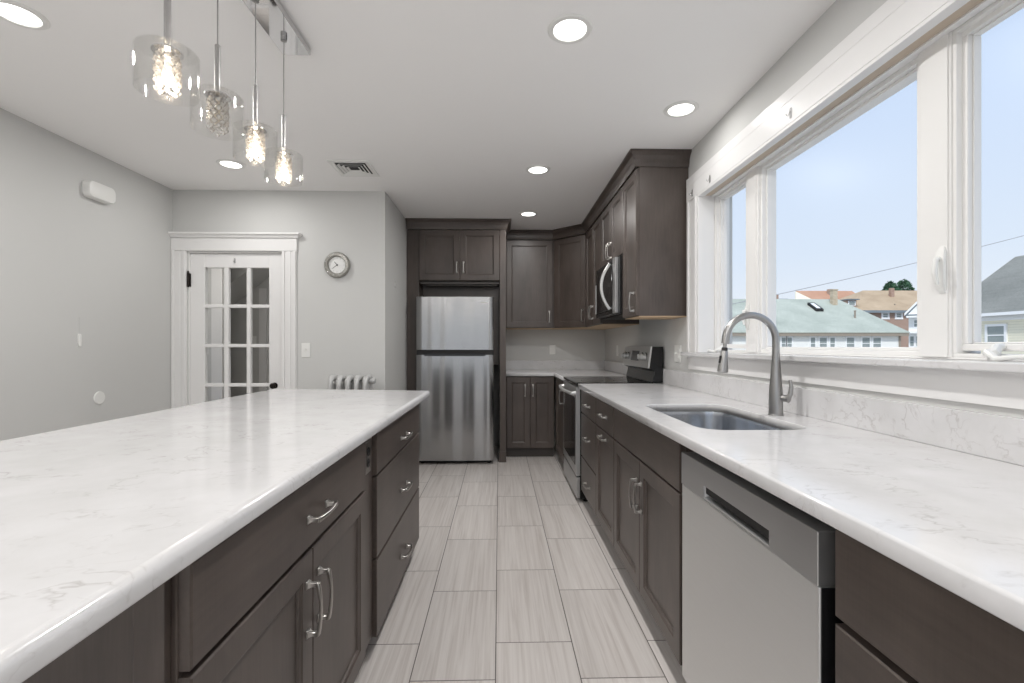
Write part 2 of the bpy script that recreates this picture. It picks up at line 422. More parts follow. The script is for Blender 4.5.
# door casing and head
dc = thing('trim_1', 'white fluted casing with stepped head over the glazed door', 'trim', (0, 3.96, 0)); dc['kind'] = 'structure'
for a, b in ((-2.730, -2.612), (-1.826, -1.706)):
    c = bmesh.new(); w = b - a
    box(c, a, b, -0.018, 0, 0, 1.99); box(c, a + 0.004, a + 0.026, -0.028, -0.018, 0, 1.99); box(c, b - 0.026, b - 0.004, -0.028, -0.018, 0, 1.99)
    box(c, a + w * 0.38, a + w * 0.62, -0.023, -0.018, 0, 1.99)
    link('side_casing', c, 'trim', dc, 0.003)
c = bmesh.new(); box(c, -2.729, -1.700, -0.026, 0, 1.99, 2.098)
link('head_casing', c, 'trim', dc, 0.003)
c = bmesh.new(); prof = [(0, 0), (0.012, 0.0), (0.016, 0.01), (0.026, 0.022), (0.034, 0.026), (0.034, 0.040), (0, 0.040)]
mould(c, [(-2.728, -0.026), (-1.700, -0.026), (-1.700, 0.0)], prof, 1, zbase=2.098)
link('cap_moulding', c, 'trim', dc)
c = boxes((-2.60, -2.594, 0, 0.12, 0, 1.976), (-1.836, -1.830, 0, 0.12, 0, 1.976), (-2.60, -1.83, 0, 0.12, 1.974, 1.98)); link('door_jamb', c, 'trim', dc)

# ------------------------------------------------------------------ big window in the right wall
w1 = thing('window_1', 'white three-part window over the sink with fixed centre pane', 'window'); w1['kind'] = 'structure'
def wpart(name, bs, mat='vinyl', bev=0.003): return link(name, boxes(*bs), mat, w1, bev)
# interior casing
def side_casing(a, b):
    c = bmesh.new(); box(c, 1.240, 1.26, a, b, 1.16, 2.15); box(c, 1.229, 1.24, a, a + 0.028, 1.16, 2.15); box(c, 1.229, 1.24, b - 0.028, b, 1.16, 2.15)
    link('side_casing', c, 'trim', w1, 0.003)
side_casing(2.925, 3.075); side_casing(0.765, 0.915)
c = boxes((1.232, 1.26, 0.76, 3.085, 2.15, 2.25)); link('head_casing', c, 'trim', w1, 0.002)
c = bmesh.new(); prof = [(0, 0), (0.010, 0.0), (0.014, 0.010), (0.024, 0.020), (0.030, 0.034), (0.040, 0.036), (0.040, 0.052), (0, 0.052)]
mould(c, [(1.26, 3.085), (1.232, 3.085), (1.232, 0.76), (1.26, 0.76)], prof, -1, zbase=2.25)
link('cap_moulding', c, 'trim', w1)
wpart('side_jamb', [(1.236, 1.34, 2.905, 2.92, 1.16, 2.15)], 'trim'); wpart('side_jamb', [(1.236, 1.34, 0.92, 0.935, 1.16, 2.15)], 'trim')
wpart('head_jamb', [(1.233, 1.272, 0.935, 2.905, 2.136, 2.15), (1.316, 1.34, 0.935, 2.905, 2.136, 2.15)], 'trim', 0.002)
wpart('bare_wood_strip', [(1.272, 1.316, 0.935, 2.905, 2.143, 2.15)], 'headwood', 0)
# unit frame
FX0, FX1 = 1.34, 1.43
wpart('window_frame', [(FX0, FX1, 0.92, 2.92, 1.160, 1.166), (FX0, FX1, 0.92, 2.92, 2.138, 2.150), (FX0, FX1, 0.92, 0.945, 1.166, 2.138), (FX0, FX1, 2.895, 2.92, 1.166, 2.138)])
wpart('mullion', [(FX0, FX1, 2.41, 2.53, 1.166, 2.138), (FX0 - 0.004, FX0, 2.425, 2.515, 1.166, 2.138)])
wpart('mullion', [(FX0, FX1, 1.363, 1.473, 1.166, 2.138), (FX0 - 0.004, FX0, 1.370, 1.460, 1.166, 2.138)])
def ring(y0, y1, z0, z1, w, xa, xb):
    return [(xa, xb, y0, y1, z0, z0 + w), (xa, xb, y0, y1, z1 - w, z1), (xa, xb, y0, y0 + w, z0 + w, z1 - w), (xa, xb, y1 - w, y1, z0 + w, z1 - w)]
wpart('fixed_sash', ring(1.473, 2.41, 1.166, 2.138, 0.018, 1.352, 1.42) + ring(1.491, 2.392, 1.184, 2.120, 0.012, 1.372, 1.42), bev=0.002)
link('centre_pane', boxes((1.392, 1.397, 1.49, 2.395, 1.18, 2.125)), 'pane', w1)
for (a, b, nm) in ((2.53, 2.895, 'left'), (0.945, 1.363, 'right')):
    wpart('stop_frame', ring(a, b, 1.166, 2.138, 0.012, 1.345, 1.42), bev=0.002)
    s = link('casement_sash', boxes(*(ring(a + 0.008, b - 0.008, 1.186, 2.130, 0.020, 1.362, 1.404) + ring(a + 0.028, b - 0.028, 1.206, 2.110, 0.005, 1.376, 1.400))), 'vinyl', w1, 0.003)
    link('pane', boxes((1.388, 1.393, a + 0.028, b - 0.028, 1.206, 2.110)), 'pane', s)
# sash lock on the right mullion, small one on the left
def lock(y, zc):
    c = bmesh.new()
    tube(c, [(1.336, y, zc - 0.07), (1.330, y, zc - 0.05), (1.328, y, zc), (1.330, y, zc + 0.05), (1.336, y, zc + 0.07)], [0.008, 0.014, 0.015, 0.014, 0.008], prof=[(0.35, 1), (-0.35, 1), (-0.35, -1), (0.35, -1)], up=(1, 0, 0))
    tube(c, [(1.328, y, zc + 0.035), (1.310, y - 0.004, zc + 0.030), (1.304, y - 0.006, zc - 0.01), (1.312, y - 0.006, zc - 0.045)], [0.007, 0.008, 0.008, 0.006], 8)
    link('lock_handle', c, 'plastic', w1, 0.001, smooth=True)
lock(1.385, 1.43); lock(2.50, 1.36)
def crank(y, sgn):
    c = bmesh.new()
    tube(c, [(1.362, y, 1.198), (1.345, y, 1.196), (1.326, y - 0.01 * 1, 1.180), (1.312, y, 1.175)], [0.009, 0.012, 0.015, 0.013], 10)
    tube(c, [(1.316, y, 1.184), (1.310, y + sgn * 0.03, 1.166), (1.300, y + sgn * 0.09, 1.172), (1.298, y + sgn * 0.12, 1.172)], [0.010, 0.008, 0.006, 0.008], 10)
    link('crank_handle', c, 'plastic', w1, smooth=True)
crank(1.238, -1); crank(2.80, 1)
# stone stool and painted apron
link('window_sill', boxes((1.203, 1.345, 0.74, 3.115, 1.137, 1.160)), 'quartz', w1, 0.004)
c = bmesh.new()
pr = [(0, 0.0), (0.010, 0.0), (0.020, 0.012), (0.022, 0.050), (0.026, 0.054), (0.030, 0.060), (0.032, 0.088), (0, 0.088)]
mould(c, [(1.26, 3.095), (1.250, 3.095), (1.250, 0.76), (1.26, 0.76)], pr, -1, zbase=1.048)
link('apron', c, 'trim', w1)

# ------------------------------------------------------------------ cabinet kit
def front_mesh(x0, x1, z0, z1, kind, t=0.02, rail=0.058):
    bm = bmesh.new()
    R = [(0, 0.0), (0, -t + 0.003), (0.003, -t)]
    if kind == 'door': R += [(rail, -t), (rail + 0.004, -t + 0.004), (rail + 0.009, -t + 0.005), (rail + 0.012, -t + 0.011)]
    loft(bm, [[(x0 + i, y, z0 + i), (x1 - i, y, z0 + i), (x1 - i, y, z1 - i), (x0 + i, y, z1 - i)] for i, y in R])
    return bm
def pull(parent, x, z, vert, yf=-0.02, L=0.128):
    bm = bmesh.new(); h = L / 2
    pts = []
    for k in range(9):
        s = -1 + k / 4.0; pts.append((s * h, yf - 0.026 - 0.008 * (1 - s * s)))
    P3 = lambda a, y: (x, y, z + a) if vert else (x + a, y, z)
    prof = [(0.5, 0.95), (-0.5, 0.95), (-0.66, 0.6), (-0.66, -0.6), (-0.5, -0.95), (0.5, -0.95), (0.66, -0.6), (0.66, 0.6)]
    tube(bm, [P3(a, y) for a, y in pts], [0.0075, 0.0065, 0.0055, 0.0052, 0.005, 0.0052, 0.0055, 0.0065, 0.0075], prof=prof, up=(0, 1, 0))
    for s in (-1, 1):
        tube(bm, [P3(s * (h - 0.004), yf + 0.001), P3(s * (h - 0.004), yf - 0.004)], 0.0095, prof=[(1, 1), (-1, 1), (-1, -1), (1, -1)], up=(0, 0, 1))
        tube(bm, [P3(s * (h - 0.004), yf - 0.004), P3(s * (h - 0.004), yf - 0.012), P3(s * (h - 0.003), yf - 0.028)], [0.0085, 0.0052, 0.006], prof=[(1, 1), (-1, 1), (-1, -1), (1, -1)], up=(0, 0, 1))
    return link('handle', bm, 'nickel', parent, 0.0012, 1, smooth=True)
def cabinet(name, label, loc, rz, w, depth, z0, z1, fronts, kick=False, under=False, group=None, mat='cab', top=None, cat='cabinet', body=None):
    r = thing(name, label, cat, loc, rz, group)
    bs = [(0, w, 0.0, depth, z0, z1)]
    link('cabinet_body', boxes(*(body or bs)), mat, r, 0.0015, 1)
    if kick: link('toe_kick', boxes((0, w, 0.055, 0.075, 0.0, z0)), 'kick', r)
    if under: link('underside', boxes((0.002, w - 0.002, 0.002, depth, z0 - 0.004, z0)), 'rawwood', r)
    for f in fronts:
        kind, x0, x1, a, b = f[:5]
        nm = {'door': 'door', 'drawer': 'drawer', 'false': 'false_front'}[kind]
        o = link(nm, front_mesh(x0, x1, a, b, kind), 'cab' if kind == 'door' else 'cabx', r)
        if len(f) > 5 and f[5]: pull(o, f[5][1], f[5][2], f[5][0] == 'v')
    return r

RX = 0.63   # carcass front of the right-hand base cabinets
g3 = 0.004
TOPD = (0.706, 0.868)
# drawer base beside the range
w = 0.56
cabinet('base_cabinet', 'dark wood three-drawer base cabinet right beside the range', (RX, 3.555, 0), -PI / 2, w, 0.60, 0.10, 0.877,
        [('drawer', 0.004, w - 0.002, 0.700, 0.866, ('h', 0.30, 0.78)), ('drawer', 0.004, w - 0.002, 0.372, 0.692, ('h', 0.30, 0.545)), ('drawer', 0.004, w - 0.002, 0.108, 0.364, ('h', 0.30, 0.225))], kick=True)
w = 0.475
cabinet('base_cabinet', 'narrow dark base cabinet with a drawer over one panelled door, beside the sink cabinet', (RX, 2.995, 0), -PI / 2, w, 0.60, 0.10, 0.877,
        [('drawer', 0.003, w - 0.002, 0.700, 0.866, ('h', 0.24, 0.785)), ('door', 0.003, w - 0.002, 0.108, 0.692, ('h', 0.24, 0.655))], kick=True)
w = 0.935
cabinet('sink_cabinet', 'wide dark wood sink base cabinet with blank front over two doors', (RX, 2.518, 0), -PI / 2, w, 0.60, 0.10, 0.877,
        [('false', 0.003, w - 0.003, 0.700, 0.866), ('door', 0.003, w / 2 - 0.0015, 0.108, 0.692, ('v', w / 2 - 0.034, 0.54)), ('door', w / 2 + 0.0015, w - 0.003, 0.108, 0.692, ('v', w / 2 + 0.034, 0.54))], kick=True,
        body=[(0, w, 0, 0.02, 0.10, 0.877), (0, w, 0.02, 0.60, 0.10, 0.12), (0, 0.018, 0.02, 0.60, 0.12, 0.877), (w - 0.018, w, 0.02, 0.60, 0.12, 0.877), (0.018, w - 0.018, 0.585, 0.60, 0.12, 0.877)])
w = 1.10
cabinet('base_cabinet', 'dark wood drawer base cabinet on the near side of the dishwasher', (RX, 0.846, 0), -PI / 2, w, 0.60, 0.10, 0.877,
        [('drawer', 0.003, 0.9, 0.706, 0.872, ('h', 0.62, 0.79)), ('drawer', 0.003, 0.9, 0.40, 0.692, ('h', 0.62, 0.60)), ('drawer', 0.003, 0.9, 0.108, 0.392, ('h', 0.62, 0.30)), ('door', 0.904, w - 0.003, 0.108, 0.872)], kick=True)
# corner run beyond the range
cabinet('base_cabinet', 'narrow dark wood base cabinet between the range and the back corner', (RX - 0.03, 4.99, 0), -PI / 2, 0.66, 0.63, 0.10, 0.877,
        [('door', 0.03, 0.655, 0.108, 0.866, ('v', 0.60, 0.72))], kick=True)
w = 0.515
cabinet('base_cabinet', 'dark wood base cabinet with two tall narrow doors on the back wall', (0.055, 5.02, 0), 0, w, 0.60, 0.10, 0.877,
        [('door', 0.002, w / 2 - 0.0015, 0.108, 0.868, ('v', w / 2 - 0.055 + 0.0, 0.725)), ('door', w / 2 + 0.0015, w - 0.003, 0.108, 0.868, ('v', w / 2 + 0.030, 0.725))], kick=True)

# ------------------------------------------------------------------ countertops
def offset_poly(poly, d):
    """poly moved inwards by d (anticlockwise outline)"""
    k = len(poly); out = []
    for i in range(k):
        p = Vector(poly[i]); a = (p - Vector(poly[i - 1])).normalized(); b = (Vector(poly[(i + 1) % k]) - p).normalized()
        na, nb = Vector((-a.y, a.x)), Vector((-b.y, b.x)); m = (na + nb).normalized()
        q = p + m * (d / max(0.3, m.dot(na))); out.append((q.x, q.y))
    return out
def slab_with_hole(name, outer, hole, z0, z1, label, cat, bev, mat='quartz', segs=3):
    bm = bmesh.new()
    area = sum(outer[i - 1][0] * outer[i][1] - outer[i][0] * outer[i - 1][1] for i in range(len(outer)))
    if area < 0: outer = outer[::-1]
    lo = min(0.004, bev)
    prof = [(lo, z0), (lo * 0.3, z0 + lo * 0.3), (0, z0 + lo)]
    for q in range(segs + 2):
        a = math.pi / 2 * q / (segs + 1); prof.append((bev * (1 - math.cos(a)), z1 - bev + bev * math.sin(a)))
    rings = [[bm.verts.new((x, y, z)) for x, y in (offset_poly(outer, d) if d > 1e-6 else outer)] for d, z in prof]
    def skin(R):
        for a, b in zip(R, R[1:]):
            for i in range(len(a)):
                j = (i + 1) % len(a); f = bm.faces.new((a[i], a[j], b[j], b[i])); f.smooth = True
    skin(rings); hr = None
    if hole:
        hr = [[bm.verts.new((x, y, z)) for x, y in hole] for z in (z0, z1 - 0.002)] + [[bm.verts.new((x, y, z1)) for x, y in offset_poly(hole, 0.002)]]
        skin(hr)
    for k in (0, -1):
        es = []
        for vs in ([rings[k]] + ([hr[k]] if hole else [])):
            for i in range(len(vs)):
                e1, e2 = vs[i], vs[(i + 1) % len(vs)]; es.append(bm.edges.get((e1, e2)) or bm.edges.new((e1, e2)))
        bmesh.ops.triangle_fill(bm, use_beauty=True, use_dissolve=False, edges=es)
    return tag(link(name, bm, mat), label, cat)
hole = rrect(0.69, 1.08, 1.575, 2.28, 0.085, 8)[::-1]
ct = slab_with_hole('countertop', [(0.586, -0.25), (1.26, -0.25), (1.26, 3.558), (0.586, 3.558)], hole, 0.878, 0.914,
                    'long white quartz countertop under the window with the sink cut into it', 'countertop', 0.006)
link('backsplash', boxes((1.24, 1.26, -0.25, 3.558, 0.9142, 1.026)), 'quartz', ct, 0.002)
cc = slab_with_hole('countertop', [(0.053, 4.985), (0.560, 4.985), (0.572, 4.975), (0.572, 4.325), (1.26, 4.325), (1.26, 5.63), (0.053, 5.63)], None, 0.878, 0.914,
                    'L-shaped white quartz countertop in the far corner beyond the range', 'countertop', 0.006)
link('backsplash', boxes((1.24, 1.26, 4.325, 5.61, 0.9142, 1.026), (0.053, 1.26, 5.61, 5.63, 0.9142, 1.026)), 'quartz', cc, 0.002)

# ------------------------------------------------------------------ sink
sk = thing('kitchen_sink', 'undermount stainless steel sink set into the white countertop', 'sink', (0.885, 1.9275, 0.70))
bm = bmesh.new(); rings = []
def rr(inset, z, r, lx=0.395, ly=0.71):
    return [(x, y, z) for x, y in rrect(-lx / 2 + inset, lx / 2 - inset, -ly / 2 + inset, ly / 2 - inset, r, 8)]
rings = [rr(-0.018, 0.176, 0.10), rr(-0.018, 0.1775, 0.10), rr(0.0, 0.1775, 0.088), rr(0.003, 0.16, 0.086), rr(0.006, 0.03, 0.083), rr(0.014, 0.010, 0.075), rr(0.035, 0.001, 0.055), rr(0.14, -0.006, 0.03)]
loft(bm, rings, cap0=False)
link('basin', bm, 'sinksteel', sk, smooth=True)
bm = bmesh.new(); lathe(bm, [(0.045, 0.0), (0.045, 0.003), (0.036, 0.001), (0.030, -0.004), (0.002, -0.004)], 28, (0.02, 0, -0.005))
link('drain', bm, 'chrome', sk, smooth=True)

# ------------------------------------------------------------------ faucet
fa = thing('kitchen_faucet', 'tall gooseneck pull-down faucet in brushed nickel behind the sink', 'faucet', (1.140, 1.915, 0.914))
bm = bmesh.new()
lathe(bm, [(0.029, 0.0), (0.029, 0.004), (0.0275, 0.006), (0.0265, 0.05), (0.0265, 0.075), (0.0255, 0.10), (0.0215, 0.15), (0.0175, 0.20), (0.0150, 0.24), (0.0140, 0.28)], 28)
link('faucet_body', bm, 'faucet', fa, smooth=True)
R_ = 0.1055; cz = 0.308
pts = [(0, 0, 0.279), (0, 0, 0.295)] + [(-R_ + R_ * math.cos(math.radians(a)), 0, cz + R_ * math.sin(math.radians(a))) for a in range(0, 181, 9)] + [(-2 * R_ - 0.002, 0, cz - 0.012)]
bm = bmesh.new(); tube(bm, pts, [0.0140] * (len(pts) - 6) + [0.0142, 0.0144, 0.0147, 0.015, 0.0153, 0.0155], 18)
link('gooseneck_spout', bm, 'faucet', fa, smooth=True)
sh = bmesh.new(); hx = -2 * R_ - 0.002
ax = Vector((-0.09, 0.0, -1)).normalized(); P0 = Vector((hx, 0, cz - 0.010))
def along(d): return P0 + ax * d
tube(sh, [along(0.0), along(0.018)], 0.0075, 14)
tube(sh, [along(0.032), along(0.036), along(0.066), along(0.102), along(0.119), along(0.122)], [0.0128, 0.0140, 0.0162, 0.0198, 0.0210, 0.017], 18)
hd = link('spray_head', sh, 'faucet', fa, smooth=True)
bm = bmesh.new(); tube(bm, [along(0.018), along(0.022), along(0.032)], [0.0095, 0.0115, 0.0118], 16);link('black_button', (lambda q: (tube(q, [along(0.052) + Vector((-0.0155, -0.004, 0)), along(0.082) + Vector((-0.0175, -0.004, 0))], [0.005, 0.005], 8), q)[1])(bmesh.new()), 'blackm', hd, smooth=True)
link('black_collar', bm, 'blackm', hd, smooth=True)
bm = bmesh.new(); hd_ = Vector((0.6, -0.8, 0)).normalized(); c0 = Vector((0, 0, 0.072))
tube(bm, [c0 + hd_ * 0.015, c0 + hd_ * 0.036, c0 + hd_ * 0.050, c0 + hd_ * 0.054], [0.0135, 0.0145, 0.0175, 0.012], 16)
b0 = c0 + hd_ * 0.044
tube(bm, [b0 + Vector((0, 0, -0.004)), b0 + Vector((0, 0, 0.02)) + hd_ * 0.012, b0 + Vector((0, 0, 0.05)) + hd_ * 0.015, b0 + Vector((0, 0, 0.076)) + hd_ * 0.010], [0.012, 0.0095, 0.0075, 0.0062], 12)
link('lever_handle', bm, 'faucet', fa, smooth=True)

# ------------------------------------------------------------------ dishwasher
dw = thing('dishwasher', 'built-in stainless steel dishwasher under the right-hand countertop', 'dishwasher', (0.618, 1.548, 0), -PI / 2)
WD = 0.675
link('tub', boxes((0.0, WD + 0.02, 0.035, 0.58, 0.09, 0.862)), 'blackm', dw)
link('toe_kick', boxes((0.0, WD + 0.02, 0.07, 0.09, 0, 0.09)), 'blackm', dw)
bm = bmesh.new(); box(bm, 0.004, WD, -0.016, 0.034, 0.105, 0.742); link('door', bm, 'steelflat', dw, 0.003)
# control fascia with a scooped pocket handle
hx0, hx1, hz0, hz1 = 0.172, 0.512, 0.752, 0.786
bm = bmesh.new()
FZ0, FZ1, FX_0, FX_1, yf = 0.7435, 0.848, 0.004, WD, -0.018
o_ = [(FX_0, FZ0), (FX_1, FZ0), (FX_1, FZ1), (FX_0, FZ1)]; i_ = [(hx0, hz0), (hx1, hz0), (hx1, hz1), (hx0, hz1)]
rg = [[(x, 0.034, z) for x, z in o_], [(x, yf, z) for x, z in o_], [(x, yf, z) for x, z in i_], [(x, yf + 0.004, z) for x, z in i_], [(hx0 + 0.01, yf + 0.034, hz0 + 0.004), (hx1 - 0.01, yf + 0.034, hz0 + 0.004), (hx1 - 0.01, yf + 0.034, hz1 - 0.002), (hx0 + 0.01, yf + 0.034, hz1 - 0.002)]]
loft(bm, rg); cp = link('control_panel', bm, 'steelpanel', dw, 0.0015, 1)
link('pocket_handle', boxes((hx0 + 0.006, hx1 - 0.006, yf + 0.006, yf + 0.030, hz0 + 0.012, hz1 - 0.0025)), 'blackm', cp)
link('door_edge', boxes((WD + 0.0005, WD + 0.003, -0.012, 0.034, 0.105, 0.742)), 'black', dw)

# ------------------------------------------------------------------ electric range
rg_ = thing('electric_range', 'freestanding stainless steel and black glass electric range', 'range', (0.605, 4.318, 0), -PI / 2)
RW = 0.755
link('range_body', boxes((0, RW, 0.0, 0.63, 0.03, 0.895)), 'black', rg_, 0.003)
link('cooktop', boxes((-0.002, RW + 0.002, -0.028, 0.565, 0.896, 0.920)), 'bglass', rg_, 0.006)
for (bx, by, br) in ((0.20, 0.13, 0.115), (0.56, 0.13, 0.09), (0.20, 0.40, 0.075), (0.56, 0.40, 0.10)):
    bm = bmesh.new(); lathe(bm, [(br, 0.9202), (br, 0.9206), (br - 0.003, 0.9206), (br - 0.003, 0.9202)], 40, (bx, by, 0), cap=False)
    link('burner_ring', bm, 'blackm', rg_)
bm = bmesh.new(); x0, x1, z0, z1 = 0.006, RW - 0.006, 0.205, 0.885
rr_ = [(0, 0.0), (0, -0.026), (0.004, -0.030)]
loft(bm, [[(x0 + i, y, z0 + i), (x1 - i, y, z0 + i), (x1 - i, y, z1 - i), (x0 + i, y, z1 - i)] for i, y in rr_])
od = link('oven_door', bm, 'steelpanel', rg_)
link('oven_window', boxes((0.058, RW - 0.058, -0.0325, -0.029, 0.275, 0.80)), 'bglass', od, 0.002)
bm = bmesh.new(); ps = []
for k in range(13):
    s = -1 + k / 6; ps.append((RW / 2 + s * 0.345, -0.062 - 0.022 * (1 - s * s), 0.835))
tube(bm, ps, 0.013, 12)
for s in (-1, 1): tube(bm, [(RW / 2 + s * 0.34, -0.029, 0.835), (RW / 2 + s * 0.342, -0.05, 0.835), (RW / 2 + s * 0.345, -0.064, 0.835)], [0.017, 0.015, 0.013], 12)
link('oven_handle', bm, 'steelflat', od, smooth=True)
link('storage_drawer', boxes((0.006, RW - 0.006, -0.026, 0.0, 0.035, 0.192)), 'steelpanel', rg_, 0.004)
for (fx, fy) in ((0.05, 0.05), (RW - 0.05, 0.05), (0.05, 0.58), (RW - 0.05, 0.58)):
    bm = bmesh.new(); lathe(bm, [(0.018, 0), (0.018, 0.008), (0.010, 0.012), (0.010, 0.031)], 14, (fx, fy, 0)); link('foot', bm, 'blackm', rg_, smooth=True)
# back guard
bm = bmesh.new(); prism_y(bm, [(0.555, 0.921), (0.575, 1.005), (0.525, 1.030), (0.548, 1.195), (0.640, 1.195), (0.640, 0.92)], 0.0, RW)
bgd = link('back_guard', bm, 'black', rg_, 0.003)
bm = bmesh.new(); prism_y(bm, [(0.521, 1.028), (0.544, 1.199), (0.556, 1.199), (0.533, 1.028)], -0.002, RW + 0.002)
link('control_panel', bm, 'steelflat', bgd, 0.002)
def onpan(z): return 0.521 + (z - 1.028) * 0.023 / 0.171
bm = bmesh.new(); prism_y(bm, [(onpan(1.08) - 0.003, 1.08), (onpan(1.16) - 0.003, 1.16), (onpan(1.16) + 0.004, 1.16), (onpan(1.08) + 0.004, 1.08)], 0.275, 0.48)
link('display', bm, 'display', bgd)
for kx in (0.075, 0.165, 0.575, 0.665):
    bm = bmesh.new(); lathe(bm, [(0.030, 0.0), (0.030, -0.008), (0.023, -0.010), (0.021, -0.032), (0.017, -0.034)], 24, (kx, onpan(1.115), 1.115), 'y')
    box(bm, kx - 0.004, kx + 0.004, onpan(1.115) - 0.040, onpan(1.115) - 0.030, 1.115 - 0.019, 1.115 + 0.019)
    kb = link('knob', bm, 'steelflat', bgd, smooth=True)
    bm = bmesh.new(); lathe(bm, [(0.033, 0.002), (0.033, -0.003), (0.031, -0.004)], 24, (kx, onpan(1.115), 1.115), 'y'); link('knob_ring', bm, 'blackm', kb, smooth=True)

# ------------------------------------------------------------------ wall cabinets along the right wall
UX = 0.925
UZ0, UZ1 = 1.402, 2.402
ZT = 2.392
cabinet('wall_cabinet', 'tall single-door dark wall cabinet at the window end of the row', (UX, 3.470, 0), -PI / 2, 0.355, 0.335, UZ0, UZ1,
        [('door', 0.003, 0.350, UZ0 + 0.006, ZT, ('v', 0.305, 1.50))], under=True)
cabinet('wall_cabinet', 'short two-door dark wall cabinet above the microwave', (UX, 4.232, 0), -PI / 2, 0.760, 0.335, 1.885, UZ1,
        [('door', 0.003, 0.3785, 1.892, ZT, ('v', 0.345, 1.985)), ('door', 0.3815, 0.757, 1.892, ZT, ('v', 0.415, 1.985))])
cabinet('wall_cabinet', 'tall two-door dark wall cabinet between the microwave and the corner', (UX, 4.985, 0), -PI / 2, 0.750, 0.335, UZ0, UZ1,
        [('door', 0.003, 0.3735, UZ0 + 0.006, ZT, ('v', 0.340, 1.53)), ('door', 0.3765, 0.747, UZ0 + 0.006, ZT, ('v', 0.410, 1.53))], under=True)
# diagonal corner cabinet
A = Vector((0.600, 5.295)); B = Vector((UX, 4.987)); dl = (B - A).length; an = math.atan2(B.y - A.y, B.x - A.x)
dg = thing('wall_cabinet', 'angled dark corner wall cabinet with a single door', 'cabinet', (A.x, A.y, 0), an)
inv = Matrix.Rotation(-an, 2)
poly = [inv @ (Vector(p) - A) for p in ((0.600, 5.295), (UX, 4.987), (1.258, 4.987), (1.258, 5.628), (0.600, 5.628))]
bm = bmesh.new(); extrude_poly(bm, [tuple(p) for p in poly], UZ0, UZ1); link('cabinet_body', bm, 'cab', dg, 0.0015, 1)
bm = bmesh.new(); extrude_poly(bm, [tuple(p) for p in poly], UZ0 - 0.004, UZ0 - 0.0002); link('underside', bm, 'rawwood', dg)
o = link('door', front_mesh(0.022, dl - 0.012, UZ0 + 0.006, ZT, 'door'), 'cab', dg); pull(o, dl - 0.045, 1.53, True)
cabinet('wall_cabinet', 'single-door dark wall cabinet on the back wall right of the refrigerator', (0.056, 5.295, 0), 0, 0.542, 0.333, UZ0, UZ1,
        [('door', 0.004, 0.524, UZ0 + 0.006, ZT, ('v', 0.490, 1.53))], under=True)
CP = [(0, 0.0), (0.006, 0.0), (0.010, 0.012), (0.014, 0.022), (0.018, 0.046), (0.030, 0.068), (0.046, 0.080), (0.052, 0.084), (0.052, 0.099), (0, 0.099)]
bm = bmesh.new()
mould(bm, [(1.259, 3.112), (0.905, 3.112), (0.905, 4.978), (0.592, 5.275), (0.056, 5.275)], CP, -1, zbase=2.4)
tag(link('crown_moulding', bm, 'cab', None), 'dark wood crown moulding running along the ceiling over the right-hand wall cabinets', 'moulding')

# ------------------------------------------------------------------ microwave
mw = thing('microwave', 'over-the-range stainless steel microwave with a bowed handle', 'microwave', (0.885, 4.228, 1.445), -PI / 2)
MWW = 0.752; MH = 0.432
link('housing', boxes((0, MWW, 0.0, 0.372, 0, MH)), 'black', mw, 0.003)
link('front_frame', boxes((0, 0.022, -0.022, 0.0, 0.004, MH - 0.002), (0.022, 0.62, -0.022, 0.0, 0.004, 0.035), (0.022, 0.62, -0.022, 0.0, MH - 0.035, MH - 0.002)), 'black', mw, 0.002)
dr = link('door', boxes((0.024, 0.622, -0.028, -0.0005, 0.040, MH - 0.040)), 'bglass', mw, 0.003)
link('door_edge', boxes((0.006, 0.040, -0.031, -0.028, 0.040, 0.30)), 'steelflat', dr, 0.001)
bm = bmesh.new(); ps = []
for k in range(15):
    s = -1 + k / 7; ps.append((0.575, -0.034 - 0.066 * (1 - s * s), MH / 2 + s * 0.178 + 0.005))
tube(bm, ps, 0.011, 12, prof=[(0.8, 1.1), (-0.8, 1.1), (-1, 0.5), (-1, -0.5), (-0.8, -1.1), (0.8, -1.1), (1, -0.5), (1, 0.5)], up=(0, 1, 0)); link('handle', bm, 'steelflat', dr, smooth=True)
link('control_panel', boxes((0.640, MWW - 0.030, -0.026, -0.0005, 0.006, MH - 0.004)), 'steelpanel', mw, 0.003)
link('bottom_vent', boxes((0.03, MWW - 0.03, 0.03, 0.34, -0.008, -0.0005)), 'blackm', mw)

# ------------------------------------------------------------------ refrigerator surround and over-fridge cabinet
en = thing('refrigerator_surround', 'tall dark wood surround framing the refrigerator, with two doors above', 'cabinet', (-0.97, 4.85, 0))
link('left_panel', boxes((0.0, 0.125, 0.0, 0.02, 0.0, 2.402), (0.105, 0.125, 0.02, 0.775, 0.0, 1.86)), 'cab', en, 0.002)
link('right_panel', boxes((0.957, 1.022, -0.018, 0.775, 0.0, 2.402)), 'cab', en, 0.002)
link('base_block', boxes((0.952, 1.024, -0.026, -0.0185, 0.0, 0.11)), 'cab', en, 0.002)
link('cabinet_body', boxes((0.127, 0.955, 0.0, 0.775, 1.872, 2.402)), 'cab', en, 0.0015)
link('shade_panel', boxes((0.127, 0.955, 0.20, 0.215, 1.0, 1.84)), 'cabx', en)  # dark sheet standing in for the shaded wall above the refrigerator
link('light_rail', boxes((0.127, 0.955, 0.03, 0.20, 1.842, 1.871), (0.16, 0.93, 0.055, 0.085, 1.828, 1.842)), 'kick', en, 0.003)
for a, b, hxx in ((0.129, 0.5445, 0.515), (0.5475, 0.954, 0.585)):
    o = link('door', front_mesh(a, b, 1.878, 2.398, 'door'), 'cab', en); pull(o, hxx, 2.01, True, L=0.11)
bm = bmesh.new(); mould(bm, [(0.0, -0.021), (1.022, -0.021), (1.022, 0.40)], CP, 1, zbase=2.4); link('crown', bm, 'cab', en)

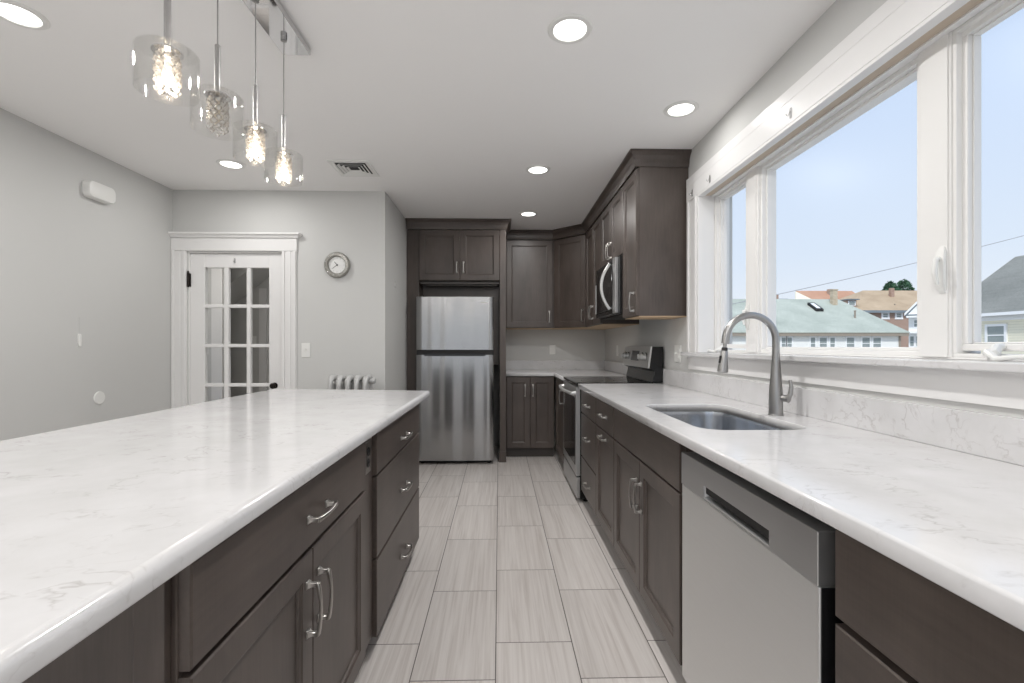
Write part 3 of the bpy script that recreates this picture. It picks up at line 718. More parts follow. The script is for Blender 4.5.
# ------------------------------------------------------------------ refrigerator
fr = thing('refrigerator', 'stainless steel top-freezer refrigerator', 'refrigerator', (-0.857, 4.745, 0))
FW = 0.781
link('refrigerator_case', boxes((0.006, FW - 0.006, 0.065, 0.68, 0.03, 1.692)), 'blackm', fr, 0.004)
def fdoor(z0, z1):
    bm = bmesh.new(); n = 24; rings = []
    for k in range(n + 1):
        s = -1 + 2 * k / n; x = FW / 2 + s * FW / 2; y = 0.0 - 0.004 * (1 - s * s) + 0.012 * max(0, (abs(s) - 0.965) / 0.035) ** 2
        rings.append([(x, y, z0), (x, y, z1), (x, 0.06, z1), (x, 0.06, z0)])
    loft(bm, rings); return bm
d1 = link('freezer_door', fdoor(1.160, 1.699), 'steel', fr, 0.0015, 1, smooth=True)
d2 = link('refrigerator_door', fdoor(0.040, 1.112), 'steel', fr, 0.0015, 1, smooth=True)
link('door_gap', boxes((0.004, FW - 0.004, 0.012, 0.066, 1.112, 1.160)), 'blackm', fr)
bm = bmesh.new(); loft(bm, [[(0.06, -0.006, 1.124), (0.09, -0.006, 1.098), (FW - 0.09, -0.006, 1.098), (FW - 0.06, -0.006, 1.124)], [(0.06, 0.03, 1.124), (0.09, 0.03, 1.098), (FW - 0.09, 0.03, 1.098), (FW - 0.06, 0.03, 1.124)]])
link('pocket_handle', bm, 'black', d2)
link('badge', boxes((0.645, 0.722, -0.0045, 0.003, 1.633, 1.643)), 'nickel', d1, 0.001)
for fx in (0.05, FW - 0.05):
    bm = bmesh.new(); lathe(bm, [(0.02, 0), (0.02, 0.01), (0.012, 0.014), (0.012, 0.05)], 14, (fx, 0.09, 0)); link('foot', bm, 'blackm', fr, smooth=True)
link('toe_grille', boxes((0.02, FW - 0.02, 0.05, 0.064, 0.012, 0.04)), 'blackm', fr)

# ------------------------------------------------------------------ island
IX = -0.495
isl = cabinet('island_cabinet', 'near island cabinet with one wide drawer over two panelled doors', (IX, 0.727, 0), PI / 2, 0.933, 0.62, 0.10, 0.877,
        [('drawer', 0.003, 0.930, 0.700, 0.866, ('h', 0.497, 0.772)), ('door', 0.003, 0.4655, 0.108, 0.690, ('v', 0.432, 0.555)), ('door', 0.4685, 0.930, 0.108, 0.690, ('v', 0.502, 0.555))], kick=True,
        body=[(0.0, 0.933, 0.0, 0.62, 0.10, 0.877)])
# framed end panel of that cabinet, facing the camera
bm = bmesh.new()
for b in ((-0.016, -0.001, 0.008, 0.055, 0.10, 0.877), (-0.016, -0.001, 0.055, 0.60, 0.10, 0.19), (-0.006, -0.001, 0.055, 0.60, 0.19, 0.877)): box(bm, *b)
link('end_panel', bm, 'cab', isl, 0.002)
fp = thing('island_filler', 'narrow dark strip with an outlet between the two island cabinets', 'cabinet panel', (IX, 1.662, 0), PI / 2)
link('filler_panel', boxes((0, 0.124, -0.006, 0.62, 0.10, 0.877)), 'cab', fp, 0.001)
cabinet('island_cabinet', 'far island cabinet with three stacked plain drawers', (IX + 0.003, 1.790, 0), PI / 2, 0.925, 0.62, 0.088, 0.877,
        [('drawer', 0.003, 0.922, 0.708, 0.872, ('h', 0.49, 0.765)), ('drawer', 0.003, 0.922, 0.392, 0.700, ('h', 0.49, 0.52)), ('drawer', 0.003, 0.922, 0.092, 0.384, ('h', 0.49, 0.205))], kick=True)
def rounded(poly, r, n=5):
    out = []; k = len(poly)
    for i in range(k):
        p = Vector(poly[i]); a = (Vector(poly[i - 1]) - p).normalized(); b = (Vector(poly[(i + 1) % k]) - p).normalized()
        ha = math.acos(max(-1, min(1, a.dot(b)))) / 2; dd = r / math.tan(ha); c = p + (a + b).normalized() * (r / math.sin(ha))
        s = p + a * dd - c; e2 = p + b * dd - c; a0 = math.atan2(s.y, s.x); a1 = math.atan2(e2.y, e2.x); da = (a1 - a0 + PI) % (2 * PI) - PI
        for q in range(n + 1): out.append((c.x + r * math.cos(a0 + da * q / n), c.y + r * math.sin(a0 + da * q / n)))
    return out
slab_with_hole('island_countertop', rounded([(-1.523, 0.02), (-0.455, 0.02), (-0.455, 3.02), (-1.523, 3.19)], 0.022), None, 0.878, 0.914,
               'large white veined quartz island countertop on the left', 'countertop', 0.017, segs=5)

# ------------------------------------------------------------------ outlets, switches and small wall things
def outlet(name, label, loc, rz, w=0.072, h=0.116, sockets=1, mat='plastic', socket_mat='plastic', switch=False, cat='outlet', group=None):
    r = thing(name, label, cat, loc, rz, group)
    link('cover_plate', boxes((-w / 2, w / 2, -0.006, 0.0, -h / 2, h / 2)), mat, r, 0.003)
    for i in range(sockets):
        cx = (i - (sockets - 1) / 2) * 0.046
        if switch and i == 0:
            link('toggle', boxes((cx - 0.005, cx + 0.005, -0.018, -0.006, -0.004, 0.014)), mat, r, 0.002)
        else:
            for s in (-1, 1):
                bm = bmesh.new(); lathe(bm, [(0.017, -0.0055), (0.017, -0.008), (0.0155, -0.009)], 20, (cx, 0, s * 0.020), 'y')
                for dx in (-0.006, 0.006): box(bm, cx + dx - 0.001, cx + dx + 0.001, -0.0095, -0.0085, s * 0.020 - 0.003, s * 0.020 + 0.006)
                link('socket', bm, socket_mat, r)
    return r
outlet('wall_outlet', 'white outlet on the back wall above the far counter', (0.620, 5.63, 1.155), 0)
outlet('wall_outlet', 'white outlet on the side wall beyond the range', (1.26, 5.026, 1.15), -PI / 2)
outlet('wall_outlet', 'double white switch and outlet plate between the range and the window', (1.26, 3.300, 1.145), -PI / 2, 0.118, 0.122, 2, switch=True)
outlet('light_switch', 'white light switch plate below the wall clock', (-1.633, 3.96, 1.165), 0, 0.074, 0.120, 1, switch=True, cat='light switch')
outlet('wall_outlet', 'small grey outlet high on the narrow wall left of the refrigerator surround', (-0.975, 4.33, 1.77), PI / 2, 0.036, 0.062, 1, mat='wall', socket_mat='wall')
outlet('island_outlet', 'metal outlet set in the island between its two cabinets', (IX + 0.006, 1.715, 0.795), PI / 2, 0.070, 0.116, 1, mat='nickel', socket_mat='black')
outlet('wall_outlet', 'white outlet in the hall seen through the right panes of the glazed door', (-3.44, 6.6, 1.28), 0)
outlet('light_switch', 'white switch in the hall seen through the left panes of the glazed door', (-3.42, 5.5, 1.16), 0, switch=True, cat='light switch')

ch = thing('door_chime', 'white rounded box high on the left wall', 'door chime', (-2.73, 3.215, 2.18), PI / 2)
bm = bmesh.new(); loft(bm, [[(x, y, z) for x, z in rrect(-0.106 + i, 0.106 - i, i, 0.108 - i, 0.034)] for i, y in ((0, 0.0), (0, -0.045), (0.003, -0.052), (0.010, -0.056))])
link('chime_cover', bm, 'plastic', ch, smooth=True)
bm = bmesh.new(); loft(bm, [[(x, y, z) for x, z in rrect(-0.108, 0.108, 0.001, 0.111, 0.035)] for y in (0.0, -0.008)]); link('back_plate', bm, 'wall', ch)
se = thing('wall_sensor', 'small white clip-on sensor at mid height on the left wall', 'sensor', (-2.73, 3.094, 1.197), PI / 2)
link('sensor_case', boxes((-0.010, 0.010, -0.012, 0, 0, 0.074)), 'plastic', se, 0.005, 3)
link('bracket', boxes((-0.013, 0.013, -0.004, 0, 0.02, 0.082)), 'plastic', se, 0.002)
link('cable', boxes((-0.001, 0.001, -0.002, 0, 0.082, 0.19)), 'wall', se)
bm = bmesh.new(); lathe(bm, [(0.043, 0), (0.043, 0.005), (0.041, 0.007), (0.002, 0.008)], 36, (-2.73, 3.244, 0.849), 'x')
tag(link('cover_disc', bm, 'plastic', smooth=True), 'round white cover plate low on the left wall', 'wall cover')

ck = thing('wall_clock', 'round silver-rimmed wall clock', 'clock', (-1.370, 3.96, 1.877))
bm = bmesh.new(); lathe(bm, [(0.100, 0), (0.108, -0.006), (0.108, -0.018), (0.098, -0.034), (0.078, -0.036), (0.070, -0.022), (0.068, -0.012)], 48, axis='y', cap=False); link('rim', bm, 'mosaic', ck, smooth=True)
bm = bmesh.new(); lathe(bm, [(0.069, 0), (0.069, -0.014), (0.001, -0.014)], 40, axis='y'); fc = link('clock_face', bm, 'clockface', ck)
for k in range(12):
    bm = bmesh.new(); a = PI * k / 6; cx, czz = math.sin(a) * 0.058, math.cos(a) * 0.058; s = 0.0035 if k % 3 else 0.0055
    box(bm, cx - 0.0012, cx + 0.0012, -0.0150, -0.0141, czz - s, czz + s); link('hour_mark', bm, 'faucet', fc)

for ang_, ln, w_ in ((-38, 0.034, 0.0032), (-128, 0.050, 0.0022)):
    a = math.radians(ang_); bm = bmesh.new(); dx, dz = math.sin(a), math.cos(a)
    P = [(-dx * 0.01 - dz * w_, -dz * 0.01 + dx * w_), (-dx * 0.01 + dz * w_, -dz * 0.01 - dx * w_), (dx * ln + dz * w_ * .5, dz * ln - dx * w_ * .5), (dx * ln - dz * w_ * .5, dz * ln + dx * w_ * .5)]
    loft(bm, [[(x, -0.0165, z) for x, z in P], [(x, -0.0178, z) for x, z in P]]); link('clock_hand', bm, 'blackm', fc)
bm = bmesh.new()
for k in range(12):
    bm = bmesh.new(); a = PI * k / 6 + 0.26; lathe(bm, [(0.0055, 0), (0.0045, -0.003), (0.001, -0.005)], 10, (math.sin(a) * 0.090, -0.034, math.cos(a) * 0.090), 'y'); link('rim_stud', bm, 'chrome', ck, smooth=True)

def hook(label, loc, rz, group=None):
    r = thing('adhesive_hook', label, 'hook', loc, rz, group)
    link('hook_base', boxes((-0.008, 0.008, -0.003, 0, -0.022, 0.022)), 'clearpl', r, 0.002)
    bm = bmesh.new(); tube(bm, [(0, -0.003, 0.006), (0, -0.010, -0.004), (0, -0.014, -0.014), (0, -0.020, -0.012), (0, -0.022, -0.004)], 0.003, 8)
    link('hook_arm', bm, 'clearpl', r, smooth=True)
hook('clear plastic hook on the top rail of the glazed door', (-2.228, 3.972, 1.915), 0)
hook('clear plastic hook at the far corner of the window head casing', (1.232, 2.985, 2.185), -PI / 2)
hook('clear plastic hook second from the far corner on the window head casing', (1.232, 2.73, 2.185), -PI / 2)
hook('larger clear hook on the middle of the window head casing', (1.232, 1.96, 2.19), -PI / 2)

# ------------------------------------------------------------------ radiator
ra = thing('radiator', 'silver cast-iron column radiator under the wall clock', 'radiator', (-1.375, 3.78, 0))
for k in range(5):
    bm = bmesh.new(); x = 0.034 + k * 0.068
    for yy in (-0.075, 0.0, 0.075):
        tube(bm, [(x, yy, 0.10), (x, yy, 0.90)], 0.019, 12)
    tube(bm, [(x, -0.075, 0.88), (x, -0.07, 0.925), (x, -0.045, 0.945), (x, 0.045, 0.945), (x, 0.07, 0.925), (x, 0.075, 0.88)], [0.019, 0.022, 0.024, 0.024, 0.022, 0.019], 12)
    tube(bm, [(x, -0.08, 0.12), (x, 0.08, 0.12)], 0.026, 12)
    if k in (0, 4):
        for yy in (-0.08, 0.08): tube(bm, [(x, yy, 0.12), (x, yy * 1.1, 0.0)], [0.02, 0.016], 10)
    link('radiator_section', bm, 'silverpaint', ra, smooth=True)
bm = bmesh.new(); tube(bm, [(0.30, 0, 0.92), (0.345, 0, 0.92), (0.35, 0, 0.92), (0.365, 0, 0.92)], [0.020, 0.020, 0.026, 0.022], 14); tube(bm, [(0.0, 0, 0.12), (0.38, 0, 0.12)], 0.018, 12); tube(bm, [(0.38, 0, 0.13), (0.38, 0, 0.0)], 0.014, 10)
link('valve', bm, 'silverpaint', ra, smooth=True)

# ------------------------------------------------------------------ recessed ceiling lights
def can_proto(power=CAN_W):
    r = thing('recessed_light', '', 'ceiling light')
    bm = bmesh.new(); lathe(bm, [(0.066, -0.001), (0.069, -0.007), (0.086, -0.006), (0.092, -0.001), (0.092, 0.0)], 40, cap=False); link('trim_ring', bm, 'plastic', r, smooth=True)
    bm = bmesh.new(); lathe(bm, [(0.067, 0.0), (0.067, -0.003), (0.001, -0.004)], 40); link('lens', bm, 'lens', r)
    l = D.lights.new('recessed_lamp_light', 'AREA'); l.shape = 'DISK'; l.size = 0.12; l.energy = power; l.color = (1.0, 0.985, 0.965)
    o = D.objects.new('recessed_lamp_light', l); COL.objects.link(o); o.parent = r; o.location = (0, 0, -0.010)
    return r
cans = [((0.283, 1.915), 'round recessed light in the ceiling, large and nearest over the aisle', None),
        ((0.987, 2.545), 'round recessed light in the ceiling close above the window', None),
        ((0.272, 3.442), 'round recessed light over the aisle, second of three in line towards the refrigerator', None),
        ((0.270, 4.594), 'round recessed light farthest back, next to the refrigerator crown moulding', None),
        ((-1.928, 3.389), 'round recessed light in the ceiling in front of the glazed door, behind the pendants', None),
        ((-1.891, 1.877), 'round recessed light at the upper left, left of the nearest pendant', None),
        ]
pr_ = can_proto()
pw_ = can_proto(1.2)      # the one beside the window is dimmed
pn_ = can_proto(12.0)     # the one over the aisle is turned up
pd_ = can_proto(4.0)      # the ones at the far end are dimmed
for (x, y), lb, gp, src in ((*cans[0], pn_), (*cans[1], pw_), (*cans[2], None), (*cans[3], pd_), (*cans[4], None), (*cans[5], pr_)):
    o = src or copy_tree(pd_ if x < 0 else pr_)
    o.location = (x, y, CZ); o['label'] = lb; o['group'] = 'recessed ceiling lights'
pb_ = can_proto(6.0)     # added fill lights, unseen behind the camera
for i, (x, y) in enumerate(((0.28, 0.25), (0.28, -0.9), (0.28, -2.1), (-0.85, -0.9), (-0.85, -2.1), (-1.95, 0.25), (-1.95, -0.9), (-1.95, -2.1))):
    o = pb_ if i == 0 else copy_tree(pb_)
    o.location = (x, y, CZ); o['label'] = 'added round fill light in the ceiling behind the camera'; o['group'] = 'added fill lights behind the camera'

# ------------------------------------------------------------------ ceiling vent
cv = thing('ceiling_vent', 'square white metal air vent in the ceiling', 'vent', (-1.072, 3.447, CZ))
a, b = 0.145, 0.152
link('vent_frame', boxes((-a, a, -b, -b + 0.035, -0.008, 0), (-a, a, b - 0.035, b, -0.008, 0), (-a, -a + 0.035, -b + 0.035, b - 0.035, -0.008, 0), (a - 0.035, a, -b + 0.035, b - 0.035, -0.008, 0)), 'plastic', cv, 0.003)
link('vent_duct', boxes((-a + 0.03, a - 0.03, -b + 0.03, b - 0.03, -0.002, -0.0005)), 'blackm', cv)
bm = bmesh.new()
for k, s in enumerate((0.108, 0.083, 0.058, 0.033)):
    z = -0.012 + 0.002 * (k % 2)
    prof = [(0, -0.0015), (0.016, -0.0105), (0.017, -0.0095), (0.001, -0.0005)]
    mould(bm, [(-s, -s), (s, -s), (s, s), (-s, s), (-s, -s)], prof, 1)
link('louvres', bm, 'plastic', cv)

# ------------------------------------------------------------------ pendant lights on a linear canopy
PX = -0.893
pc = thing('pendant_canopy', 'long polished chrome ceiling bar holding the pendants', 'light canopy', (PX, 1.58, CZ))
link('canopy_plate', boxes((-0.060, 0.060, -0.50, 0.49, -0.028, 0)), 'chrome', pc, 0.002)
def bead(bm, c, r):
    v = [bm.verts.new((c[0] + r * x, c[1] + r * y, c[2] + r * z)) for x, y, z in ((0, 0, 1.25), (1, 0, .3), (.3, .95, .3), (-.8, .6, .3), (-.8, -.6, .3), (.3, -.95, .3), (.8, .6, -.3), (-.3, .95, -.3), (-1, 0, -.3), (-.3, -.95, -.3), (.8, -.6, -.3), (0, 0, -1.25))]
    for i in range(5):
        j = (i + 1) % 5; A1, A2 = v[1 + i], v[1 + j]; B0, B1 = v[6 + (i - 1) % 5], v[6 + i]
        bm.faces.new((v[0], A1, A2)); bm.faces.new((A1, B1, A2)); bm.faces.new((A1, B0, B1)); bm.faces.new((v[11], B1, B0))
def pendant(y, label, lit):
    r = thing('pendant_light', label, 'pendant light', (PX, y, 1.868), 0, 'crystal pendants under the chrome bar')
    bm = bmesh.new(); lathe(bm, [(0.0022, 0.28), (0.0022, CZ - 1.868 - 0.028)], 8); lathe(bm, [(0.012, CZ - 1.868 - 0.045), (0.012, CZ - 1.868 - 0.028)], 16); link('cord', bm, 'faucet', r, smooth=True)
    bm = bmesh.new(); lathe(bm, [(0.0085, 0.128), (0.0085, 0.279), (0.005, 0.282)], 20); link('stem', bm, 'faucet', r, smooth=True)
    bm = bmesh.new(); lathe(bm, [(0.0365, 0.117), (0.0365, 0.119), (0.034, 0.122), (0.012, 0.127), (0.009, 0.130)], 28); link('cap', bm, 'chrome', r, smooth=True)
    # open-bottomed clear glass drum with a ring top
    bm = bmesh.new(); R1, t, H = 0.0725, 0.0022, 0.122
    prof = [(0.036, H), (R1 - 0.004, H), (R1, H - 0.004), (R1, 0.010), (R1 - t, 0.010), (R1 - t, H - 0.006), (R1 - 0.006, H - t), (0.036, H - t)]
    lathe(bm, prof, 56, cap=False); link('glass_shade', bm, 'shade', r, smooth=True)
    bm = bmesh.new(); rnd = random.Random(3)
    for ly in range(7):
        for k in range(7):
            a = 2 * PI * (k + 0.5 * (ly % 2)) / 7; rr2 = 0.0245 + rnd.uniform(-0.0015, 0.0015)
            bead(bm, (rr2 * math.cos(a), rr2 * math.sin(a), 0.102 - ly * 0.0138), 0.0080 + rnd.uniform(-0.0006, 0.0006))
    for k in range(6):
        a = 2 * PI * k / 6; bead(bm, (0.018 * math.cos(a), 0.018 * math.sin(a), 0.004 + (k % 2) * 0.006), 0.006)
    b = link('crystal_beads', bm, 'crystal', r)
    bm = bmesh.new(); lathe(bm, [(0.006, 0.112), (0.0065, 0.085), (0.011, 0.07), (0.013, 0.052), (0.010, 0.034), (0.001, 0.026)], 16); link('bulb', bm, 'bulb' if lit else 'bulboff', r, smooth=True)
    if lit:
        l = D.lights.new('pendant_lamp_light', 'POINT'); l.energy = 0.45; l.shadow_soft_size = 0.012; l.color = (1, 0.9, 0.76)
        o = D.objects.new('pendant_lamp_light', l); COL.objects.link(o); o.parent = r; o.location = (0, 0, 0.02)
pendant(1.275, 'lit crystal pendant nearest the camera, largest and leftmost', True)
pendant(1.497, 'unlit crystal pendant, second from the left, with dark beads', False)
pendant(1.725, 'lit crystal pendant, third from the left', True)
pendant(1.946, 'lit crystal pendant farthest away, at the right end of the row', True)

# ------------------------------------------------------------------ the neighbourhood outside
struct(link('ground', boxes((-150, 250, -150, 260, -4.2, -4.0)), 'ground'), 'ground around the houses, made pale to bounce light indoors', 'ground')

def ext_window(root, x0, x1, z0, z1, y, style='sash', t=0.09):
    """window on a facade facing -Y"""
    bm = bmesh.new()
    box(bm, x0 - t, x1 + t, y - 0.06, y, z1, z1 + t * 1.3); box(bm, x0 - t, x1 + t, y - 0.09, y, z0 - t, z0)
    box(bm, x0 - t, x0, y - 0.06, y, z0, z1); box(bm, x1, x1 + t, y - 0.06, y, z0, z1)
    zm = (z0 + z1) / 2; box(bm, x0, x1, y - 0.05, y - 0.01, zm - 0.03, zm + 0.03)
    f = link('window', bm, 'exttrim', root); link('pane', boxes((x0, x1, y - 0.03, y - 0.008, z0, z1)), 'extglass', f)

# bungalow with hipped grey-green roof
H = thing('house', 'low pale house with a wide grey-green hipped roof and a skylight', 'house', (0, 0, -4))
HY = 50.0; hx0, hx1 = 20.0, 44.59; ez = 2.72
link('wall', boxes((hx0 + 0.6, hx1 - 0.6, HY + 0.6, HY + 14, 0, ez + 4 - 0.2)), 'stucco', H)
rd = 57.5; rz_ = 7.05 + 4; e4 = ez + 4
bm = bmesh.new()
q = [bm.verts.new(p) for p in ((hx0, HY, e4), (hx1, HY, e4), (hx1, HY + 15, e4), (hx0, HY + 15, e4), (hx0 + 2, rd, rz_), (42.09, rd, rz_), (hx0, HY, e4 - 0.1), (hx1, HY, e4 - 0.1), (hx1, HY + 15, e4 - 0.1), (hx0, HY + 15, e4 - 0.1))]
for f in ((0, 1, 5, 4), (1, 2, 5), (2, 3, 4, 5), (3, 0, 4), (0, 6, 7, 1), (1, 7, 8, 2), (2, 8, 9, 3), (3, 9, 6, 0), (6, 9, 8, 7)): bm.faces.new([q[i] for i in f])
link('roof', bm, 'shgreen', H)
link('fascia', boxes((hx0 + 0.05, hx1 - 0.05, HY + 0.06, HY + 0.2, e4 - 0.42, e4 - 0.1), (hx1 - 0.2, hx1 - 0.06, HY + 0.2, HY + 14.9, e4 - 0.42, e4 - 0.1)), 'fascia', H)
link('soffit', boxes((hx0 + 0.1, hx1 - 0.2, HY + 0.2, HY + 0.62, e4 - 0.42, e4 - 0.36)), 'fascia', H)
def slope(y): return e4 + (rz_ - e4) * (y - HY) / (rd - HY)
for a, b in ((30.74, 31.19), (31.36, 31.86), (33.97, 34.47), (34.98, 35.76), (36.15, 36.65), (37.99, 38.83), (39.73, 40.57), (40.96, 41.81), (29.24, 29.69)):
    ext_window(H, a, b, 4.85, 6.12, HY + 0.6, t=0.13)
link('corner_board', boxes((hx1 - 0.75, hx1 - 0.55, HY + 0.5, HY + 0.6, 0, e4 - 0.4)), 'fascia', H)
sx0, sx1 = 37.21, 38.11; sy0, sy1 = 54.4, 56.0
bm = bmesh.new(); loft(bm, [[(sx0, sy0, slope(sy0) + 0.02), (sx1, sy0, slope(sy0) + 0.02), (sx1, sy1, slope(sy1) + 0.02), (sx0, sy1, slope(sy1) + 0.02)], [(sx0, sy0, slope(sy0) + 0.3), (sx1, sy0, slope(sy0) + 0.3), (sx1, sy1, slope(sy1) + 0.3), (sx0, sy1, slope(sy1) + 0.3)]])
sko = link('skylight', bm, 'blackm', H)
i = 0.22; bm = bmesh.new(); loft(bm, [[(sx0 + i, sy0 + i, slope(sy0 + i) + d_), (sx1 - i, sy0 + i, slope(sy0 + i) + d_), (sx1 - i, sy1 - i, slope(sy1 - i) + d_), (sx0 + i, sy1 - i, slope(sy1 - i) + d_)] for d_ in (0.30, 0.33)])
link('skylight_pane', bm, 'exttrim', sko)
cyh = 56.2
ch_ = link('chimney', boxes((40.35, 40.95, cyh - 0.2, cyh + 0.3, slope(cyh) - 1.2, rz_ + 0.95)), 'stone', H)
link('chimney_cap', boxes((40.29, 41.01, cyh - 0.26, cyh + 0.36, rz_ + 0.95, rz_ + 1.07)), 'stone', ch_)
bm = bmesh.new(); vy = 53.0; lathe(bm, [(0.09, slope(vy) - 0.1), (0.09, slope(vy) + 0.75), (0.12, slope(vy) + 0.76), (0.12, slope(vy) + 0.85)], 10, (40.79, vy, 0)); link('vent_pipe', bm, 'fascia', H)

# brick row with tan roof behind it
B2 = thing('house', 'long brick house with a tan shingled roof, a dormer and a brick chimney', 'house', (0, 0, -4))
BY = 80.0
link('wall', boxes((61.04, 80.27, BY, BY + 16, 0, 11.21)), 'brick', B2)
ez2 = 11.39; rzz = 15.84
bm = bmesh.new(); q = [bm.verts.new(p) for p in ((60.69, BY - 0.6, ez2), (81.16, BY - 0.6, ez2), (81.16, BY + 16.6, ez2), (60.69, BY + 16.6, ez2), (69.29, BY + 8, rzz), (81.16, BY + 8, rzz), (60.69, BY - 0.6, ez2 - 0.15), (81.16, BY - 0.6, ez2 - 0.15))]
for f in ((0, 1, 5, 4), (1, 2, 5), (2, 3, 4, 5), (3, 0, 4), (0, 6, 7, 1)): bm.faces.new([q[i] for i in f])
link('roof', bm, 'shtan', B2)
link('gutter', boxes((61.22, 80.63, BY - 0.75, BY - 0.6, ez2 - 0.45, ez2 - 0.02)), 'shdark', B2)
for a, b in ((66.54, 67.34), (68.94, 69.74)): ext_window(B2, a, b, 10.17, 10.86, BY, t=0.32)
dm = bmesh.new(); dy0, dy1 = BY + 0.5, BY + 6
loft(dm, [[(60.51, dy0, ez2 - 0.3), (62.19, dy0, ez2 - 0.3), (62.19, dy0, 13.25), (60.51, dy0, 13.25)], [(60.51 , dy1, ez2 - 0.3), (65.12, dy1 , ez2 - 0.3), (65.12 , dy1, 13.48), (60.51, dy1, 13.48)]])
dmo = link('dormer', dm, 'brick', B2)
link('dormer_roof', boxes((60.33, 62.46, dy0 - 0.5, dy0 + 1.5, 13.25, 13.42)), 'shdark', dmo)
link('dormer_window', boxes((60.69, 62.02, dy0 - 0.08, dy0 - 0.02, 12.26, 13.13)), 'exttrim', dmo)
link('dormer_pane', boxes((60.87, 61.84, dy0 - 0.12, dy0 - 0.08, 12.38, 13.01)), 'extglass', dmo)
link('chimney', boxes((72.2, 72.87, BY + 5, BY + 5.5, 13.22, 15.94)), 'brick', B2)
bm = bmesh.new(); lathe(bm, [(0.12, 11.65), (0.12, 12.69)], 8, (69.92, BY + 1.5, 0)); link('vent_pipe', bm, 'fascia', B2)

B3 = thing('house', 'house with a reddish-brown roof and cream gable behind the grey-green roof', 'house', (0, 0, -4))
CY = 98.0
link('wall', boxes((67.6, 77.81, CY + 0.5, CY + 8, 0, 14.89)), 'sidcream', B3)
bm = bmesh.new(); q = [bm.verts.new(p) for p in ((66.77, CY, 14.89), (77.81, CY, 14.89), (77.81, CY + 4, 17.42), (65.15, CY + 4, 17.42))]
bm.faces.new(q); q2 = [bm.verts.new(p) for p in ((77.81, CY + 8, 14.89), (68.0, CY + 8, 14.89))]; bm.faces.new((q[3], q[2], q2[0], q2[1]))
rf3 = link('roof', bm, 'shred', B3); sm_ = rf3.modifiers.new('thickness', 'SOLIDIFY'); sm_.thickness = 0.2; sm_.offset = -1
bm = bmesh.new(); loft(bm, [[(64.07, CY + 2.2, 14.87), (66.77, CY + 0.05, 14.87), (65.15, CY + 3.9, 17.25)], [(64.07, CY + 2.5, 14.87), (66.77, CY + 0.35, 14.87), (65.15, CY + 4.2, 17.25)]])
link('gable', bm, 'sidcream', B3)
link('chimney', boxes((71.42, 72.29, CY + 2, CY + 3, 15.85, 17.58)), 'brick', B3)

B4 = thing('house', 'distant house with a dark roof and small brick chimney left of the cream gable', 'house', (0, 0, -4))
DY_ = 110.0
link('wall', boxes((62.85, 71.56, DY_ + 0.4, DY_ + 10, 0, 15.69)), 'stucco', B4)
bm = bmesh.new(); loft(bm, [[(62.37, DY_, 15.45), (62.37, DY_ + 5, 17.00), (62.37, DY_ + 10, 15.45)], [(71.80, DY_, 15.45), (71.31, DY_ + 5, 17.00), (71.80, DY_ + 10, 15.45)]])
link('roof', bm, 'shdark', B4)
link('chimney', boxes((67.68, 68.53, DY_ + 4, DY_ + 5, 16.17, 17.84)), 'brick', B4)

# white gabled house right of the brick one
B5 = thing('house', 'white gabled house with porch windows at the right edge of the centre pane', 'house', (0, 0, -4))
EY = 62.0
link('wall', boxes((55.08, 62.21, EY + 0.4, EY + 12, 0, 9.53)), 'sidwhite', B5)
bm = bmesh.new(); loft(bm, [[(54.60, EY, 9.32), (58.61, EY, 13.18), (62.62, EY, 9.32)], [(54.60, EY + 12, 9.32), (58.61, EY + 12, 13.18), (62.62, EY + 12, 9.32)]])
link('roof', bm, 'shdark', B5)
bm = bmesh.new(); loft(bm, [[(55.01, EY - 0.03, 9.45), (58.61, EY - 0.03, 12.91), (62.21, EY - 0.03, 9.45)], [(55.01, EY + 0.01, 9.45), (58.61, EY + 0.01, 12.91), (62.21, EY + 0.01, 9.45)]]); link('gable', bm, 'sidwhite', B5)
for s in (1, -1):
    bm = bmesh.new(); cx = 58.61
    xa = cx - s * (cx - 54.53)
    loft(bm, [[(xa, EY - 0.35, 9.28), (xa, EY - 0.35, 9.61), (cx, EY - 0.35, 13.34), (cx, EY - 0.35, 13.02)], [(xa, EY, 9.28), (xa, EY, 9.61), (cx, EY, 13.34), (cx, EY, 13.02)]]); link('rake_board', bm, 'exttrim', B5)
link('porch_roof', boxes((54.81, 62.48, EY - 0.9, EY + 0.4, 8.99, 9.22), (54.94, 62.48, EY - 0.9, EY + 0.4, 6.89, 7.16)), 'exttrim', B5)
for a, b, c_, d_ in ((55.85, 56.27, 7.79, 8.67), (56.55, 57.04, 7.79, 8.67), (55.30, 55.78, 5.20, 6.49), (56.13, 56.69, 5.20, 6.49)): ext_window(B5, a, b, c_, d_, EY + 0.4, t=0.12)

# turn it on its near corner so that its gable faces the street between the houses
cx5, cy5 = 54.8, 62.0
for o in [B5] + list(B5.children_recursive):
    if o.type == 'MESH': o.data.transform(Matrix.Diagonal((0.75, 1, 1, 1)) @ Matrix.Translation((-cx5, -cy5, 0)))
B5.location = (cx5, cy5, -4); B5.rotation_euler = (0, 0, math.radians(-44))

